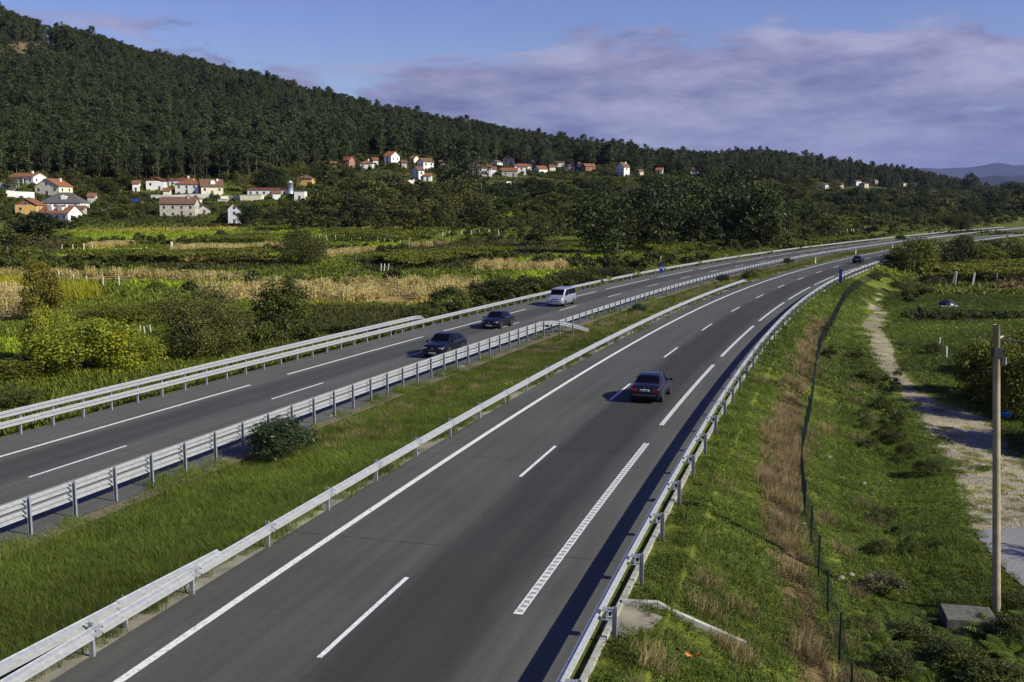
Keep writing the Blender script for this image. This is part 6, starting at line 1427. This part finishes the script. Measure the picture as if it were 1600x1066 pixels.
# ------------------------------------------------------------------ the eucalyptus wood
def wood():
    r = np.random.default_rng(77); pts = []
    for (p0, p1, depth, cell) in ((-260, 1000, 1.0, 5.4), (1000, 1640, 1.0, 7.0)):
        X, Y, rr = grid_points((-780, 900), (470, 2250), cell, int(p1)); px, _ = to_px(X, Y, tz(X, Y))
        edge = np.interp(px, *zip(*FOREST_EDGE)); ridge = np.interp(px, [-500, 0, 200, 400, 600, 800, 1000, 1200, 1400, 1600], [1130, 1130, 1180, 1230, 1290, 1320, 1420, 1640, 2180, 2250])
        k = (px >= p0) & (px < p1) & (Y > edge + 4 * wob(X, Y, .06, 70)) & (Y < ridge) & ((px < 1480) | (rr.random(len(X)) < .3))
        X, Y = X[k], Y[k]; pts.append(np.stack([X, Y], 1))
    P = np.concatenate(pts); Z = tz(P[:, 0], P[:, 1]); px, py = to_px(P[:, 0], P[:, 1], Z)
    heath = in_poly(px, py, [(-80,68),(70,70),(118,90),(120,112),(60,120),(-80,122)]); clear = in_poly(px, py, [(538,252),(556,236),(590,234),(588,252)])
    k = ~hides_house(P[:, 0], P[:, 1], Z, 5, 14) & ~(heath & (r.random(len(P)) < .96)) & ~(clear & (r.random(len(P)) < .8)); P, Z, px = P[k], Z[k], px[k]
    edge = np.interp(px, *zip(*FOREST_EDGE)); front = np.where((P[:, 1] < edge + 24) & (px > -30) & (px < 960))[0]; r.shuffle(front); front = front[:210]
    for i in front:
        s = r.uniform(15, 21) ; plant(EUC, int(r.integers(0, 7)), 'eucalyptus_tree', 'tall eucalyptus with a pale slender trunk along the lower edge of the hillside wood', 'tree', (P[i, 0], P[i, 1], float(Z[i])), s, r.uniform(5.2, 7.5), 'eucalyptus trees along the lower edge of the wood')
    m = np.ones(len(P), bool); m[front] = False; P, Z, px = P[m], Z[m], px[m]; n = len(P)
    K = []
    for t, c in EUC + PINE + OAK[:3]:
        V = [np.array([v.co[:] for v in t.vertices]), np.array([v.co[:] for v in c.vertices])]; me = bpy.data.meshes.new('wood_tree'); mb = MB()
        fa = [tuple(q.vertices) for q in t.polygons]; k0 = len(V[0]); fb = [tuple(int(x) + k0 for x in q.vertices) for q in c.polygons]
        me.from_pydata(np.concatenate(V).tolist(), [], fa + fb); me.materials.append(M_EUCD); me.materials.append(F_EUC)
        me.polygons.foreach_set('material_index', [0] * len(fa) + [1] * len(fb)); a = me.attributes.new('v', 'FLOAT', 'POINT'); av = np.zeros(len(c.vertices), np.float32); c.attributes['v'].data.foreach_get('value', av)
        a.data.foreach_set('value', np.concatenate([np.zeros(k0, np.float32), av])); me.update(); K.append(me)
    s = r.uniform(.72, 1.12, n) * np.where(r.random(n) < .06, 1.22, 1) * (1 + .15 * wob(P[:, 0], P[:, 1], .03, 71)); pick = np.where((px > 850) & (r.random(n) < .5), r.integers(7, 10, n), r.integers(0, 7, n)); oak = r.random(n) < .14 + .12 * wob(P[:, 0], P[:, 1], .02, 73); pick[oak] = r.integers(10, 13, oak.sum()); s[oak] *= 1.15
    scatter('eucalyptus_wood', np.stack([P[:, 0], P[:, 1], Z - .3], 1), r.uniform(0, 6.28, n), np.stack([s * r.uniform(1.0, 1.35, n), s * r.uniform(1.0, 1.35, n), s], 1), pick, K)
    return n
wood()
EDGE = lambda X, Y: np.interp(to_px(X, Y, tz(X, Y))[0], *zip(*FOREST_EDGE))
cover('wood_undergrowth', (-330, 330), (480, 860), 4.2, 219, lambda X, Y, r: (Y > EDGE(X, Y) - 9) & (Y < EDGE(X, Y) + 22) & (r.random(len(X)) < .75) & ~hides_house(X, Y, tz(X, Y), 4, 5), SC_, (.8, 2.0))
cover('heath', (-640, -300), (850, 1100), 6, 220, lambda X, Y, r: in_px(X, Y, [[(-80,60),(70,62),(120,88),(120,116),(-80,122)]]) & (r.random(len(X)) < .4), SC_, (.5, 1.2))

# ------------------------------------------------------------------ the air: thin haze round everything
def haze():
    m = bpy.data.materials.new('haze'); m.use_nodes = True; n = m.node_tree.nodes; n.remove(n['Principled BSDF'])
    v = n.new('ShaderNodeVolumePrincipled'); v.inputs['Color'].default_value = (.40, .47, .92, 1); v.inputs['Density'].default_value = HAZE_DENSITY; v.inputs['Anisotropy'].default_value = 0.2
    m.node_tree.links.new(v.outputs[0], n['Material Output'].inputs['Volume'])
    mb = MB(); mb.box(-70000, 70000, -400, 50000, -30, 2200); tag(mb.build('haze', m), kind='stuff')
HAZE_DENSITY = 0.000019
haze()
